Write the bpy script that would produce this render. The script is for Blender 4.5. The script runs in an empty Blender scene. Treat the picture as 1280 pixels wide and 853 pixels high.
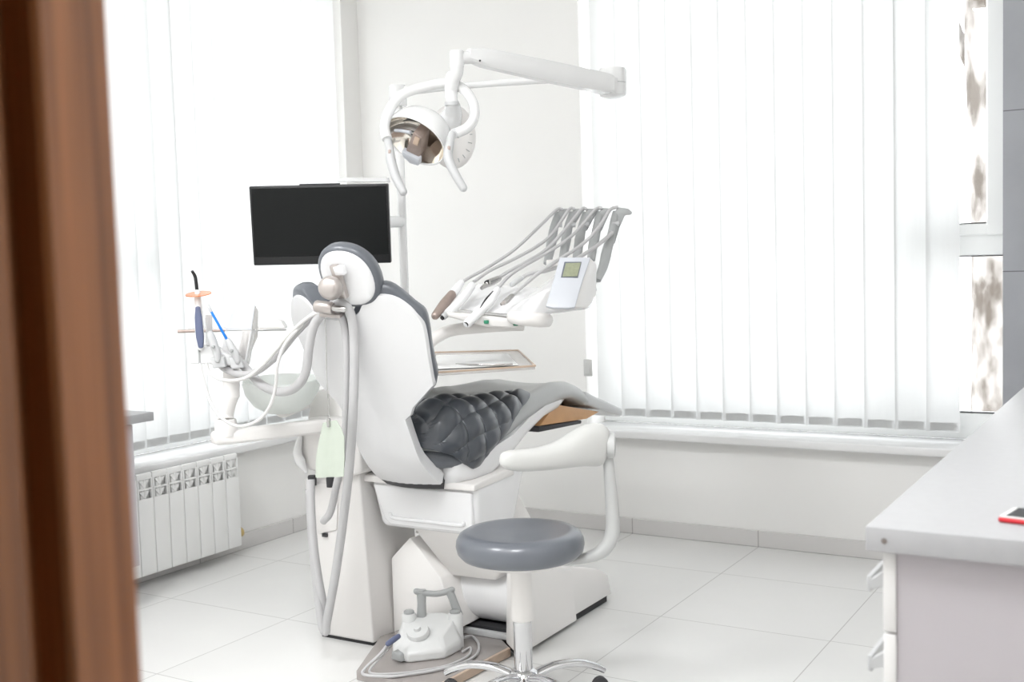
import bpy, bmesh, math, random
from mathutils import Vector, Matrix
random.seed(7)
COL = bpy.context.scene.collection
SC = bpy.context.scene
SKY_STRENGTH, FILL_W, EXPOSURE = 5.5, 38.0, 0.06
V = Vector

# ------------------------------------------------------------------ camera
YAW, PITCH, ROLL, FPX, CAMH = -0.5386, 0.06965, -0.02936, 1417.37, 1.27
_cy, _sy = math.cos(YAW), math.sin(YAW)
_f, _r, _u = V((_sy, _cy, 0)), V((_cy, -_sy, 0)), V((0, 0, 1))
_f2 = _f * math.cos(PITCH) - _u * math.sin(PITCH)
_u2 = _u * math.cos(PITCH) + _f * math.sin(PITCH)
CR = _r * math.cos(ROLL) + _u2 * math.sin(ROLL)
CU = _u2 * math.cos(ROLL) - _r * math.sin(ROLL)
CF = _f2
CC = V((0, 0, CAMH))
cam = bpy.data.cameras.new('camera')
camo = bpy.data.objects.new('camera', cam)
COL.objects.link(camo)
m3 = Matrix((CR, CU, -CF)).transposed()
camo.matrix_world = Matrix.Translation(CC) @ m3.to_4x4()
cam.sensor_width = 36.0
cam.lens = FPX * 36.0 / 1280
cam.clip_start = 0.05
cam.dof.use_dof = True
cam.dof.focus_distance = 3.55
cam.dof.aperture_fstop = 4.5
SC.camera = camo

# measuring helpers: where the sight line through a photo point meets a plane or a depth
def ray(px, py):
    return CF + CR * ((px - 640) / FPX) - CU * ((py - 426.5) / FPX)
def at(px, py, ax, v):
    d = ray(px, py)
    return CC + d * ((v - CC[ax]) / d[ax])
def dp(px, py, d):
    return CC + ray(px, py) * d
def on(px, py, F, lo=1.0, hi=7.0):
    d = ray(px, py)
    for _ in range(50):
        m = (lo + hi) / 2
        if F(CC + d * m) < 0: lo = m
        else: hi = m
    return CC + d * lo

# ------------------------------------------------------------------ materials
def mat(name, col, rough=0.5, metal=0.0, spec=0.5, coat=0.0, trans=0.0, alpha=1.0, noise=None, bump=None):
    m = bpy.data.materials.new(name); m.use_nodes = True
    nt = m.node_tree; b = nt.nodes['Principled BSDF']
    b.inputs['Base Color'].default_value = (*col, 1)
    b.inputs['Roughness'].default_value = rough
    b.inputs['Metallic'].default_value = metal
    b.inputs['Specular IOR Level'].default_value = spec
    b.inputs['Coat Weight'].default_value = coat
    b.inputs['Transmission Weight'].default_value = trans
    b.inputs['Alpha'].default_value = alpha
    tc = nt.nodes.new('ShaderNodeTexCoord')
    if noise:
        sc, amt = noise
        n = nt.nodes.new('ShaderNodeTexNoise'); n.inputs['Scale'].default_value = sc; n.inputs['Detail'].default_value = 4
        nt.links.new(tc.outputs['Object'], n.inputs['Vector'])
        mx = nt.nodes.new('ShaderNodeMix'); mx.data_type = 'RGBA'
        mx.inputs[6].default_value = (*[c * (1 - amt) for c in col], 1)
        mx.inputs[7].default_value = (*[min(1, c * (1 + amt)) for c in col], 1)
        nt.links.new(n.outputs['Fac'], mx.inputs[0]); nt.links.new(mx.outputs[2], b.inputs['Base Color'])
    if bump:
        sc, st = bump
        n = nt.nodes.new('ShaderNodeTexNoise'); n.inputs['Scale'].default_value = sc; n.inputs['Detail'].default_value = 3
        nt.links.new(tc.outputs['Object'], n.inputs['Vector'])
        bp = nt.nodes.new('ShaderNodeBump'); bp.inputs['Strength'].default_value = st; bp.inputs['Distance'].default_value = .002
        nt.links.new(n.outputs['Fac'], bp.inputs['Height']); nt.links.new(bp.outputs['Normal'], b.inputs['Normal'])
    return m

WALL = mat('wall_paint', (.835, .828, .812), .85, noise=(3, .012))
WHITE = mat('white_plastic', (.79, .787, .782), .28, noise=(5, .01))
GLOSSW = mat('white_gloss', (.75, .75, .75), .15, coat=.2, noise=(5, .01))
WARMW = mat('warm_white_plastic', (.81, .79, .772), .33, noise=(4, .012))
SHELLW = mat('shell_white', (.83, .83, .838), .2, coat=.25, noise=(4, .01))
BACKW = mat('backrest_white_dimmed', (.75, .75, .757), .22, coat=.25, noise=(4, .01))  # shell white darkened to offset the stronger light on the backrest
TOWERW = mat('tower_white_dimmed', (.74, .722, .706), .33, noise=(4, .012))  # warm white darkened to offset the strong light on the tower front
BASEW = mat('base_white_lifted', (.86, .842, .825), .36, noise=(4, .012))  # warm white brightened to make up for weak light near the floor
PEDAL = mat('pedal_grey_white', (.66, .665, .66), .4, noise=(8, .02))
FRAMEW = mat('window_white', (.84, .85, .84), .4, noise=(4, .01))
LEATHER = mat('grey_leather', (.115, .125, .142), .34, spec=.6, coat=.15, noise=(9, .06), bump=(260, .12))
QUILT = mat('quilted_leather', (.055, .062, .074), .30, spec=.6, coat=.3, noise=(9, .06), bump=(240, .1))
SHEENL = mat('grey_leather_sheen', (.43, .44, .435), .33, spec=.6, coat=.2, noise=(9, .04), bump=(240, .08))  # grey leather lightened to hold the reflection of the bright windows
STOOLL = mat('stool_leather', (.135, .146, .168), .3, spec=.6, coat=.2, noise=(9, .04), bump=(240, .06))
HOSE = mat('hose_grey', (.50, .495, .50), .42, noise=(14, .03))
HOSEL = mat('hose_light_grey', (.66, .65, .64), .42, noise=(14, .03))
GREYP = mat('grey_plastic', (.37, .38, .38), .4, noise=(8, .03))
LGREY = mat('light_grey_plastic', (.52, .525, .53), .38, noise=(8, .03))
PALEBLUE = mat('pale_blue_panel', (.57, .588, .63), .35, noise=(8, .02))
ARMGREY = mat('arm_grey', (.53, .535, .53), .36, noise=(8, .03))
CREAM = mat('armrest_white', (.60, .60, .585), .42, noise=(8, .02))
CHROME = mat('chrome', (.66, .66, .67), .08, 1.0, noise=(20, .02))
STEEL = mat('steel', (.55, .54, .53), .25, 1.0, noise=(30, .05))
WARMMETAL = mat('warm_metal', (.50, .46, .44), .3, .7, noise=(30, .05))
DARK = mat('dark_rubber_and_gap_shade', (.03, .03, .033), .6, noise=(10, .1))  # rubber parts, also strips that stand for shaded gaps
BLACK = mat('black_plastic', (.008, .008, .009), .35, noise=(10, .1))
SCREEN = mat('screen_black', (.010, .011, .011), .32, spec=.16, noise=(2, .15))
GREEN = mat('green_button', (.02, .22, .12), .4, noise=(30, .1))
LCD = mat('lcd_olive', (.30, .32, .22), .25, noise=(120, .2))
LCDFRAME = mat('lcd_frame', (.12, .13, .16), .35, noise=(20, .1))
BRASS = mat('brass', (.50, .38, .17), .3, .9, noise=(30, .1))
ORANGE = mat('orange_shield', (.95, .38, .14), .12, trans=.55, noise=(20, .05))
GRIP = mat('slate_blue_grip', (.11, .13, .22), .5, noise=(30, .08))
BLUE = mat('blue_tube', (.01, .20, .68), .3, noise=(30, .08))
CLEARP = mat('clear_plastic', (.80, .80, .80), .2, trans=.35, noise=(30, .03))
BIB = mat('pale_green_paper', (.50, .545, .475), .85, noise=(40, .04), bump=(60, .4))
COPPER = mat('copper_brown', (.55, .30, .13), .4, noise=(18, .12))
TANEDGE = mat('tan_edge', (.50, .38, .29), .35, noise=(30, .15))
TRAYTOP = mat('tray_silver', (.62, .60, .58), .25, .35, noise=(20, .05))
PAPER = mat('paper_white', (.82, .82, .81), .8, noise=(20, .02))
RED = mat('red_case', (.62, .02, .03), .3, noise=(30, .1))
CABW = mat('cabinet_white_shade_tint', (.52, .49, .512), .45, noise=(3, .015))  # cabinet white darkened and tinted for shade on the counter's end panel
FRONTW = mat('drawer_white', (.80, .79, .78), .4, noise=(3, .015))
TOP = mat('worktop_grey', (.43, .43, .44), .36, noise=(50, .05))
TOPD = mat('worktop_dark_grey', (.36, .36, .37), .4, noise=(50, .05))
RADW = mat('radiator_white', (.80, .80, .79), .35, noise=(6, .01))
RADG = mat('radiator_recess_shade', (.68, .685, .675), .6, noise=(6, .03))  # radiator white darkened to stand for shade inside the grille openings
PLATE = mat('floor_plate_metal', (.40, .37, .355), .18, .35, noise=(5, .12))
MIRROR = mat('lamp_mirror', (.86, .80, .73), .06, 1.0, noise=(26, .2))  # mottled warm tint stands for the room reflected in the dish
TAUPE = mat('taupe_metal', (.35, .28, .25), .35, .4, noise=(60, .2))
SOCKET = mat('socket_grey', (.55, .55, .54), .5, noise=(20, .05))

# floor tiles
def tile_mat(name, ox, oy, sx, sy, col, grout, axes='xy', gw=.004, rough=.25, cloud=.05):
    m = bpy.data.materials.new(name); m.use_nodes = True
    nt = m.node_tree; N = nt.nodes; L = nt.links; b = N['Principled BSDF']
    tc = N.new('ShaderNodeTexCoord'); sep = N.new('ShaderNodeSeparateXYZ'); L.new(tc.outputs['Object'], sep.inputs[0])
    outs = []; cells = []
    for ax, o, s in ((axes[0], ox, sx), (axes[1], oy, sy)):
        a = N.new('ShaderNodeMath'); a.operation = 'SUBTRACT'; L.new(sep.outputs['XYZ'.index(ax.upper())], a.inputs[0]); a.inputs[1].default_value = o
        d = N.new('ShaderNodeMath'); d.operation = 'DIVIDE'; L.new(a.outputs[0], d.inputs[0]); d.inputs[1].default_value = s
        fl = N.new('ShaderNodeMath'); fl.operation = 'FLOOR'; L.new(d.outputs[0], fl.inputs[0]); cells.append(fl)
        p = N.new('ShaderNodeMath'); p.operation = 'PINGPONG'; L.new(d.outputs[0], p.inputs[0]); p.inputs[1].default_value = .5
        c = N.new('ShaderNodeMath'); c.operation = 'LESS_THAN'; L.new(p.outputs[0], c.inputs[0]); c.inputs[1].default_value = gw / 2 / s
        outs.append(c)
    mx = N.new('ShaderNodeMath'); mx.operation = 'MAXIMUM'; L.new(outs[0].outputs[0], mx.inputs[0]); L.new(outs[1].outputs[0], mx.inputs[1])
    n = N.new('ShaderNodeTexNoise'); n.inputs['Scale'].default_value = 1.7; n.inputs['Detail'].default_value = 6; n.inputs['Roughness'].default_value = .6
    comb = N.new('ShaderNodeCombineXYZ'); L.new(cells[0].outputs[0], comb.inputs[0]); L.new(cells[1].outputs[0], comb.inputs[1])
    sc = N.new('ShaderNodeVectorMath'); sc.operation = 'MULTIPLY_ADD'; L.new(comb.outputs[0], sc.inputs[0]); sc.inputs[1].default_value = (3.7, 5.1, 2.3); L.new(tc.outputs['Object'], sc.inputs[2])
    L.new(sc.outputs[0], n.inputs['Vector'])
    t = N.new('ShaderNodeMix'); t.data_type = 'RGBA'; L.new(n.outputs['Fac'], t.inputs[0])
    t.inputs[6].default_value = (*[c * (1 - cloud) for c in col], 1); t.inputs[7].default_value = (*[c * (1 + cloud) for c in col], 1)
    g = N.new('ShaderNodeMix'); g.data_type = 'RGBA'; L.new(mx.outputs[0], g.inputs[0]); L.new(t.outputs[2], g.inputs[6]); g.inputs[7].default_value = (*grout, 1)
    L.new(g.outputs[2], b.inputs['Base Color']); b.inputs['Roughness'].default_value = rough
    return m
FLOORT = tile_mat('floor_tile', -1.595, 3.64, .6, .608, (.735, .733, .722), (.50, .495, .485))
WALLT = tile_mat('grey_wall_tile', -.62, 1.178, .9, .61, (.35, .36, .385), (.14, .14, .15), axes='xz', cloud=.25, rough=.45)
BASET = tile_mat('baseboard_tile', -1.595, 0, .6, 5, (.64, .625, .615), (.36, .35, .34), axes='xz')
BASEL = tile_mat('baseboard_tile_side', 3.46, 0, .6, 5, (.64, .625, .615), (.36, .35, .34), axes='yz')

# wood of the door frame
def wood():
    m = bpy.data.materials.new('brown_wood'); m.use_nodes = True
    nt = m.node_tree; N = nt.nodes; L = nt.links; b = N['Principled BSDF']
    tc = N.new('ShaderNodeTexCoord'); mp = N.new('ShaderNodeMapping'); mp.inputs['Scale'].default_value = (60, 60, 1.3)
    L.new(tc.outputs['Object'], mp.inputs[0])
    n = N.new('ShaderNodeTexNoise'); n.inputs['Scale'].default_value = 1.6; n.inputs['Detail'].default_value = 6; L.new(mp.outputs[0], n.inputs['Vector'])
    r = N.new('ShaderNodeValToRGB'); r.color_ramp.elements[0].position = .3; r.color_ramp.elements[1].position = .75
    r.color_ramp.elements[0].color = (.17, .060, .017, 1); r.color_ramp.elements[1].color = (.43, .160, .050, 1)
    L.new(n.outputs['Fac'], r.inputs[0]); L.new(r.outputs[0], b.inputs['Base Color']); b.inputs['Roughness'].default_value = .38
    return m
WOOD = wood()

def glass():
    m = bpy.data.materials.new('window_glass'); m.use_nodes = True
    nt = m.node_tree; N = nt.nodes; L = nt.links; N.remove(N['Principled BSDF'])
    o = N['Material Output']; t = N.new('ShaderNodeBsdfTransparent'); g = N.new('ShaderNodeBsdfGlossy'); g.inputs['Roughness'].default_value = .02
    n = N.new('ShaderNodeTexNoise'); n.inputs['Scale'].default_value = 2
    cr = N.new('ShaderNodeMapRange'); cr.inputs[3].default_value = .93; cr.inputs[4].default_value = .97; L.new(n.outputs['Fac'], cr.inputs[0])
    L.new(cr.outputs[0], t.inputs['Color'])
    mx = N.new('ShaderNodeMixShader'); mx.inputs[0].default_value = .04; L.new(t.outputs[0], mx.inputs[1]); L.new(g.outputs[0], mx.inputs[2]); L.new(mx.outputs[0], o.inputs[0])
    return m
GLASS = glass()

def fabric(name, tcol, rcol, mixv):
    m = bpy.data.materials.new(name); m.use_nodes = True
    nt = m.node_tree; N = nt.nodes; L = nt.links; N.remove(N['Principled BSDF'])
    o = N['Material Output']; t = N.new('ShaderNodeBsdfTranslucent'); d = N.new('ShaderNodeBsdfDiffuse')
    tc = N.new('ShaderNodeTexCoord'); mp = N.new('ShaderNodeMapping'); mp.inputs['Scale'].default_value = (90, 90, 6); L.new(tc.outputs['Object'], mp.inputs[0])
    n = N.new('ShaderNodeTexNoise'); n.inputs['Scale'].default_value = 1; n.inputs['Detail'].default_value = 3; L.new(mp.outputs[0], n.inputs['Vector'])
    for bs, c in ((t, tcol), (d, rcol)):
        mx = N.new('ShaderNodeMix'); mx.data_type = 'RGBA'; L.new(n.outputs['Fac'], mx.inputs[0])
        mx.inputs[6].default_value = (*[v * .975 for v in c], 1); mx.inputs[7].default_value = (*[min(1, v * 1.02) for v in c], 1)
        L.new(mx.outputs[2], bs.inputs['Color'])
    ms = N.new('ShaderNodeMixShader'); ms.inputs[0].default_value = mixv
    L.new(d.outputs[0], ms.inputs[1]); L.new(t.outputs[0], ms.inputs[2]); L.new(ms.outputs[0], o.inputs[0])
    return m
BLIND = fabric('blind_fabric', (.44, .447, .447), (.85, .855, .85), .5)
BOWL = fabric('bowl_glass', (.90, .92, .90), (.86, .88, .865), .45)
FOOTM = mat('toe_plastic', (.60, .61, .615), .25, coat=.3, noise=(9, .03))

def lamp_mat(name, st, col=(1, .98, .95)):
    m = bpy.data.materials.new(name); m.use_nodes = True
    nt = m.node_tree; b = nt.nodes['Principled BSDF']
    b.inputs['Base Color'].default_value = (.8, .8, .8, 1); b.inputs['Emission Color'].default_value = (*col, 1); b.inputs['Emission Strength'].default_value = st
    return m

# ------------------------------------------------------------------ object helpers
def world_base(o):
    p = V((0, 0, 0))
    while o is not None:
        p += o.location; o = o.parent
    return p
def link(name, bm, m, parent=None, smooth=40, origin=None):
    bmesh.ops.recalc_face_normals(bm, faces=bm.faces)
    base = world_base(parent) if parent else None
    if parent is None:
        if origin is None:
            xs = [v.co.x for v in bm.verts]; ys = [v.co.y for v in bm.verts]; zs = [v.co.z for v in bm.verts]
            origin = V(((min(xs) + max(xs)) / 2, (min(ys) + max(ys)) / 2, min(zs)))
        base = V(origin)
    for v in bm.verts: v.co -= base
    me = bpy.data.meshes.new(name); bm.to_mesh(me); bm.free()
    if smooth:
        for p in me.polygons: p.use_smooth = True
        me.set_sharp_from_angle(angle=math.radians(smooth))
    for mm in (m if isinstance(m, (list, tuple)) else [m]): me.materials.append(mm)
    o = bpy.data.objects.new(name, me); COL.objects.link(o)
    if parent: o.parent = parent
    else: o.location = base
    return o
def tag(o, label, cat, group=None):
    o['label'] = label; o['category'] = cat
    if group: o['group'] = group
    return o
def thing(name, loc, label, cat, group=None):
    o = bpy.data.objects.new(name, None); o.empty_display_size = .1; COL.objects.link(o); o.location = loc
    return tag(o, label, cat, group)
def struct(name, bm, m, smooth=None):
    o = link(name, bm, m, None, smooth, origin=V((0, 0, 0))); o['kind'] = 'structure'; return o

def add_box(bm, lo, hi, bev=0.0, seg=2, M=None):
    lo, hi = V(lo), V(hi)
    r = bmesh.ops.create_cube(bm, size=1)
    vs = r['verts']
    for v in vs:
        v.co = V((lo[i] + (v.co[i] + .5) * (hi[i] - lo[i]) for i in range(3)))
    if bev:
        es = list({e for v in vs for e in v.link_edges})
        rr = bmesh.ops.bevel(bm, geom=es, offset=bev, segments=seg, profile=.5, affect='EDGES')
        vs = [x for x in rr['verts']]
        vs = list({v for f in rr['faces'] for v in f.verts} | set(v for v in vs if v.is_valid))
    if M is not None:
        # every vertex of the piece: take the connected island
        seen = set(vs); st = list(vs)
        while st:
            v = st.pop()
            for e in v.link_edges:
                w = e.other_vert(v)
                if w not in seen: seen.add(w); st.append(w)
        for v in seen: v.co = M @ v.co
    return bm
def box(lo, hi, bev=0.0, seg=2, M=None):
    return add_box(bmesh.new(), lo, hi, bev, seg, M)
def frame(o, x, y):                      # matrix with local x, y axes and origin
    x = V(x).normalized(); z = x.cross(V(y)).normalized(); y = z.cross(x)
    return Matrix.Translation(V(o)) @ Matrix((x, y, z)).transposed().to_4x4()
def crom(pts, n=8):
    pts = [V(p) for p in pts]
    if len(pts) < 3: return [pts[0].lerp(pts[-1], i / n) for i in range(n + 1)]
    P = [pts[0] * 2 - pts[1]] + pts + [pts[-1] * 2 - pts[-2]]
    out = []
    for i in range(1, len(P) - 2):
        a, b, c, d = P[i - 1], P[i], P[i + 1], P[i + 2]
        for k in range(n):
            t = k / n
            out.append(.5 * ((2 * b) + (c - a) * t + (2 * a - 5 * b + 4 * c - d) * t * t + (3 * b - a - 3 * c + d) * t ** 3))
    out.append(pts[-1]); return out
def cromr(rs, n=8):
    return [v.x for v in crom([V((r if not isinstance(r, tuple) else r[0], 0, 0)) for r in rs], n)]
def add_loft(bm, rings, cap=True, closed=True):
    vr = [[bm.verts.new(p) for p in r] for r in rings]
    n = len(rings[0])
    for a, b in zip(vr, vr[1:]):
        for i in range(n if closed else n - 1):
            j = (i + 1) % n
            try: bm.faces.new((a[i], a[j], b[j], b[i]))
            except ValueError: pass
    if cap and closed:
        bm.faces.new(vr[0][::-1]); bm.faces.new(vr[-1])
    return bm
def add_sweep(bm, path, rad, n=12, up=None, smooth=8, roundcap=False):
    """path: control points; rad: float, list of floats or list of (ru, rv)"""
    if smooth > 1: P = crom(path, smooth)
    else: P = [V(p) for p in path]
    m = len(P)
    def rr(i):
        if isinstance(rad, (int, float)): return (rad, rad)
        t = i / (m - 1) * (len(rad) - 1); k = min(int(t), len(rad) - 2); t -= k
        a, b = rad[k], rad[k + 1]
        a = a if isinstance(a, tuple) else (a, a); b = b if isinstance(b, tuple) else (b, b)
        return (a[0] + (b[0] - a[0]) * t, a[1] + (b[1] - a[1]) * t)
    T = [(P[min(i + 1, m - 1)] - P[max(i - 1, 0)]).normalized() for i in range(m)]
    if up is None:
        a = V((0, 0, 1)) if abs(T[0].z) < .9 else V((1, 0, 0))
    else: a = V(up)
    rings = []
    for i in range(m):
        nrm = (a - T[i] * a.dot(T[i])).normalized() if up is None else (V(up) - T[i] * V(up).dot(T[i])).normalized()
        if up is None: a = nrm
        bi = T[i].cross(nrm)
        ru, rv = rr(i)
        rings.append([P[i] + bi * (ru * math.cos(2 * math.pi * k / n)) + nrm * (rv * math.sin(2 * math.pi * k / n)) for k in range(n)])
    if roundcap:
        def capr(ring, c, d, r):
            return [[c + (p - c) * math.cos(q) + d * (r * math.sin(q)) for p in ring] for q in (math.radians(30), math.radians(60), math.radians(82))]
        r0, r1 = min(rr(0)), min(rr(m - 1))
        rings = capr(rings[0], P[0], -T[0], r0)[::-1] + rings + capr(rings[-1], P[-1], T[-1], r1)
    return add_loft(bm, rings)
def sweep(path, rad, **k): return add_sweep(bmesh.new(), path, rad, **k)
def add_lathe(bm, prof, o, axis=(0, 0, 1), n=28, sx=1.0, xdir=None, cap=True):
    """prof: list of (radius, height along axis); sx squeezes the second cross axis"""
    ax = V(axis).normalized()
    a = V(xdir) if xdir else (V((1, 0, 0)) if abs(ax.x) < .8 else V((0, 1, 0)))
    u = (a - ax * a.dot(ax)).normalized(); w = ax.cross(u); o = V(o)
    rings = [[o + ax * h + u * (max(r, 1e-4) * math.cos(2 * math.pi * k / n)) + w * (max(r, 1e-4) * sx * math.sin(2 * math.pi * k / n)) for k in range(n)] for r, h in prof]
    return add_loft(bm, rings, cap=cap)
def lathe(prof, o, axis=(0, 0, 1), **k): return add_lathe(bmesh.new(), prof, o, axis, **k)
def add_prism(bm, A, B, bev=0.0, seg=2):
    va = [bm.verts.new(p) for p in A]; vb = [bm.verts.new(p) for p in B]; n = len(A)
    fs = [bm.faces.new(va), bm.faces.new(vb[::-1])]
    for i in range(n):
        j = (i + 1) % n; fs.append(bm.faces.new((va[j], va[i], vb[i], vb[j])))
    if bev:
        es = list({e for f in fs for e in f.edges})
        bmesh.ops.recalc_face_normals(bm, faces=fs)
        bmesh.ops.bevel(bm, geom=es, offset=bev, segments=seg, profile=.5, affect='EDGES', clamp_overlap=True)
    return bm
def prism(A, B, bev=0.0, seg=2): return add_prism(bmesh.new(), A, B, bev, seg)
def panel(outline, mapf, step=.03, layers=(0, .03), shrink=None):
    """solid sheet from a 2-D outline (x, z), laid on the curved surface mapf(x, z, offset)"""
    bm0 = bmesh.new(); vs = [bm0.verts.new((x, 0, z)) for x, z in outline]; bm0.faces.new(vs)
    for ax in (0, 2):
        lo = min(p[0 if ax == 0 else 1] for p in outline); hi = max(p[0 if ax == 0 else 1] for p in outline)
        k = int((hi - lo) / step)
        for i in range(1, k + 1):
            c = lo + (hi - lo) * i / (k + 1); co = [0, 0, 0]; co[ax] = c; no = [0, 0, 0]; no[ax] = 1
            bmesh.ops.bisect_plane(bm0, geom=bm0.verts[:] + bm0.edges[:] + bm0.faces[:], plane_co=co, plane_no=no, dist=1e-5)
    bm0.verts.ensure_lookup_table(); bm0.verts.index_update()
    bm = bmesh.new(); L = []
    cx = sum(p[0] for p in outline) / len(outline); cz = sum(p[1] for p in outline) / len(outline)
    bset = {v.index for e in bm0.edges if e.is_boundary for v in e.verts}
    for li, off in enumerate(layers):
        s = shrink[li] if shrink else 0
        row = []
        for v in bm0.verts:
            x, z = v.co.x, v.co.z
            if s:
                d = V((x - cx, z - cz)); l = d.length
                if l > 1e-6: x, z = x - d.x / l * min(s, l * .5) * min(1, (l / .12)), z - d.y / l * min(s, l * .5) * min(1, (l / .12))
            row.append(bm.verts.new(mapf(x, z, off)))
        L.append(row)
    for f in bm0.faces:
        bm.faces.new([L[0][v.index] for v in f.verts]); bm.faces.new([L[-1][v.index] for v in f.verts][::-1])
    for e in bm0.edges:
        if e.is_boundary:
            a, b = e.verts[0].index, e.verts[1].index
            for p, q in zip(L, L[1:]): bm.faces.new((p[a], p[b], q[b], q[a]))
    bm0.free(); return bm
def bevmod(o, w, seg=3, ang=40):
    m = o.modifiers.new('edge', 'BEVEL'); m.width = w; m.segments = seg; m.limit_method = 'ANGLE'; m.angle_limit = math.radians(ang); return o
def subd(o, lv=2):
    m = o.modifiers.new('sub', 'SUBSURF'); m.levels = lv; m.render_levels = lv; return o
def copy_tree(o, parent=None):
    c = o.copy(); COL.objects.link(c); c.parent = parent
    for ch in list(o.children): copy_tree(ch, c)
    return c

# ================================================================== THE ROOM
XL, YB, XR, ZC = -3.692, 4.72, .20, 2.95
YF0 = .36
YF1 = at(152, 430, 0, -.630).y + .004
print('jamb corner', YF1)
bm = box((XL - .3, -1.4, -.12), (1.7, YB + .3, 0)); struct('floor', bm, FLOORT)
bm = box((XL - .3, YF0 - .05, ZC), (XR + .3, YB + .3, ZC + .12)); struct('ceiling', bm, WALL)
WX0, WX1, WZ0, WZ1 = -2.42, -.612, .49, 2.78
bm = bmesh.new()
add_box(bm, (XL - .3, YB, 0), (WX0, YB + .3, ZC)); add_box(bm, (WX0, YB, 0), (WX1, YB + .3, WZ0 - .03)); add_box(bm, (WX0, YB, WZ1), (WX1, YB + .3, ZC))
struct('wall_back', bm, WALL)
struct('wall_back_tiled', box((WX1, YB - .006, 0), (XR + .3, YB + .3, ZC)), WALLT)
LY0, LY1 = 2.25, 4.585
bm = bmesh.new()
add_box(bm, (XL - .3, YF0, 0), (XL, LY0, ZC)); add_box(bm, (XL - .3, LY1, 0), (XL, YB, ZC)); add_box(bm, (XL - .3, LY0, 0), (XL, LY1, WZ0 - .03)); add_box(bm, (XL - .3, LY0, WZ1), (XL, LY1, ZC))
struct('wall_left', bm, WALL)
struct('wall_right', box((XR, YF0, 0), (XR + .3, YB, ZC)), WALL)
bm = bmesh.new()
add_box(bm, (XL, YF0 + .02, 0), (-.70, YF1 - .03, ZC)); add_box(bm, (-.70, YF0 + .02, 2.1), (XR, YF1 - .03, ZC))
struct('wall_front', bm, WALL)
# the corridor the photo is taken from
bm = bmesh.new()
add_box(bm, (-2.6, -1.35, 0), (1.6, -1.25, ZC)); add_box(bm, (-2.7, -1.35, 0), (-2.6, YF0 + .02, ZC)); add_box(bm, (1.6, -1.35, 0), (1.7, YF0 + .02, ZC)); add_box(bm, (XR + .3, YF0 - .1, 0), (1.7, YF0, ZC))
struct('wall_corridor', bm, WALL)
struct('ceiling_corridor', box((-2.7, -1.35, 2.6), (1.7, YF0 - .05, 2.7)), WALL)
# skirting tiles
struct('baseboard_back', box((XL, YB - .012, 0), (WX1, YB, .072), .0015, 1), BASET)
struct('baseboard_left', box((XL, YF1, 0), (XL + .012, YB - .012, .072), .0015, 1), BASEL)

# door frame: a wooden lining with a dark rebate between two faces
jx = -.630
prof = [(jx - .07, YF0 - .03), (jx - .004, YF0 - .03), (jx, YF0 - .026), (jx, .447), (jx - .003, .450), (jx - .030, .451), (jx - .030, .474), (jx - .004, .476), (jx, .480), (jx, YF1 - .006), (jx - .003, YF1), (jx - .012, YF1 + .003), (jx - .07, YF1 + .003)]
bm = prism([V((x, y, 0)) for x, y in prof], [V((x, y, 2.12)) for x, y in prof])
jm = struct('trim_1', bm, WOOD, 30)
struct('trim_2', box((jx, YF0 - .03, 2.05), (XR, YF1 + .003, 2.12), .004, 1), WOOD)

def window(name, axis, a0, a1, pos, out, mulls, trans):
    """frame in the plane axis=pos; a0..a1 along the wall; out: +1/-1 towards outdoors; trans: span of the leaf that has a transom"""
    def B(bm, u0, u1, z0, z1, d0, d1, bev=.004):
        lo, hi = ([u0, pos + min(d0 * out, d1 * out), z0], [u1, pos + max(d0 * out, d1 * out), z1])
        if axis == 'x': lo = [lo[1], lo[0], lo[2]]; hi = [hi[1], hi[0], hi[2]]
        add_box(bm, lo, hi, bev, 1)
    bm = bmesh.new()
    z0, z1 = WZ0, WZ1
    B(bm, a0, a0 + .05, z0, z1, .0, .07); B(bm, a1 - .022, a1, z0, z1, .0, .07); B(bm, a0 + .003, a1 - .003, z0, z0 + .11, .001, .069); B(bm, a0 + .003, a1 - .003, z1 - .06, z1, .001, .069)
    t0, t1 = trans
    B(bm, t0, t1, 1.24, 1.36, .0015, .0685)
    for m in mulls: B(bm, m - .035, m + .035, z0 + .01, z1 - .01, .003, .067)
    for (u0, u1, y0, y1) in ((t0 - .01, t0 + .05, 1.32, z1 - .03), (t1 - .085, t1 - .01, 1.32, z1 - .03), (t0, t1 - .02, 1.322, 1.37), (t0, t1 - .02, z1 - .1, z1 - .032)):
        hz_ = .001 if u1 - u0 > .2 else 0
        B(bm, u0, u1, y0, y1, -.012 + hz_, .04 - hz_, .006)
    w = struct(name, bm, FRAMEW, 30)
    bm = bmesh.new()
    B(bm, a0 + .04, a1 - .02, z0 + .1, z1 - .05, .03, .036, 0)
    link('window_pane', bm, GLASS, w, None)
    bm = bmesh.new()
    for zz in (z0 + .1095, 1.2365): B(bm, t0 + .036, t1 - .023, zz, zz + .004, .002, .03, 0)
    B(bm, t0 + .052, t1 - .086, 1.3695, 1.3735, -.008, .03, 0)
    link('gasket', bm, DARK, w, None)
    return w
window('window_1', 'y', WX0, WX1, 4.90, 1, [-1.02], (-1.02, WX1))
window('window_2', 'x', LY0, LY1, XL - .18, -1, [3.42], (LY0, 3.42))
# sills
bm = box((WX0 + .0, YB - .085, WZ0 - .035), (WX1 - .0, YB + .19, WZ0), .007, 3); struct('trim_3', bm, GLOSSW, 40)
bm = box((XL - .19, LY0, WZ0 - .035), (XL + .075, LY1, WZ0), .007, 3); struct('trim_4', bm, GLOSSW, 40)

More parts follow.
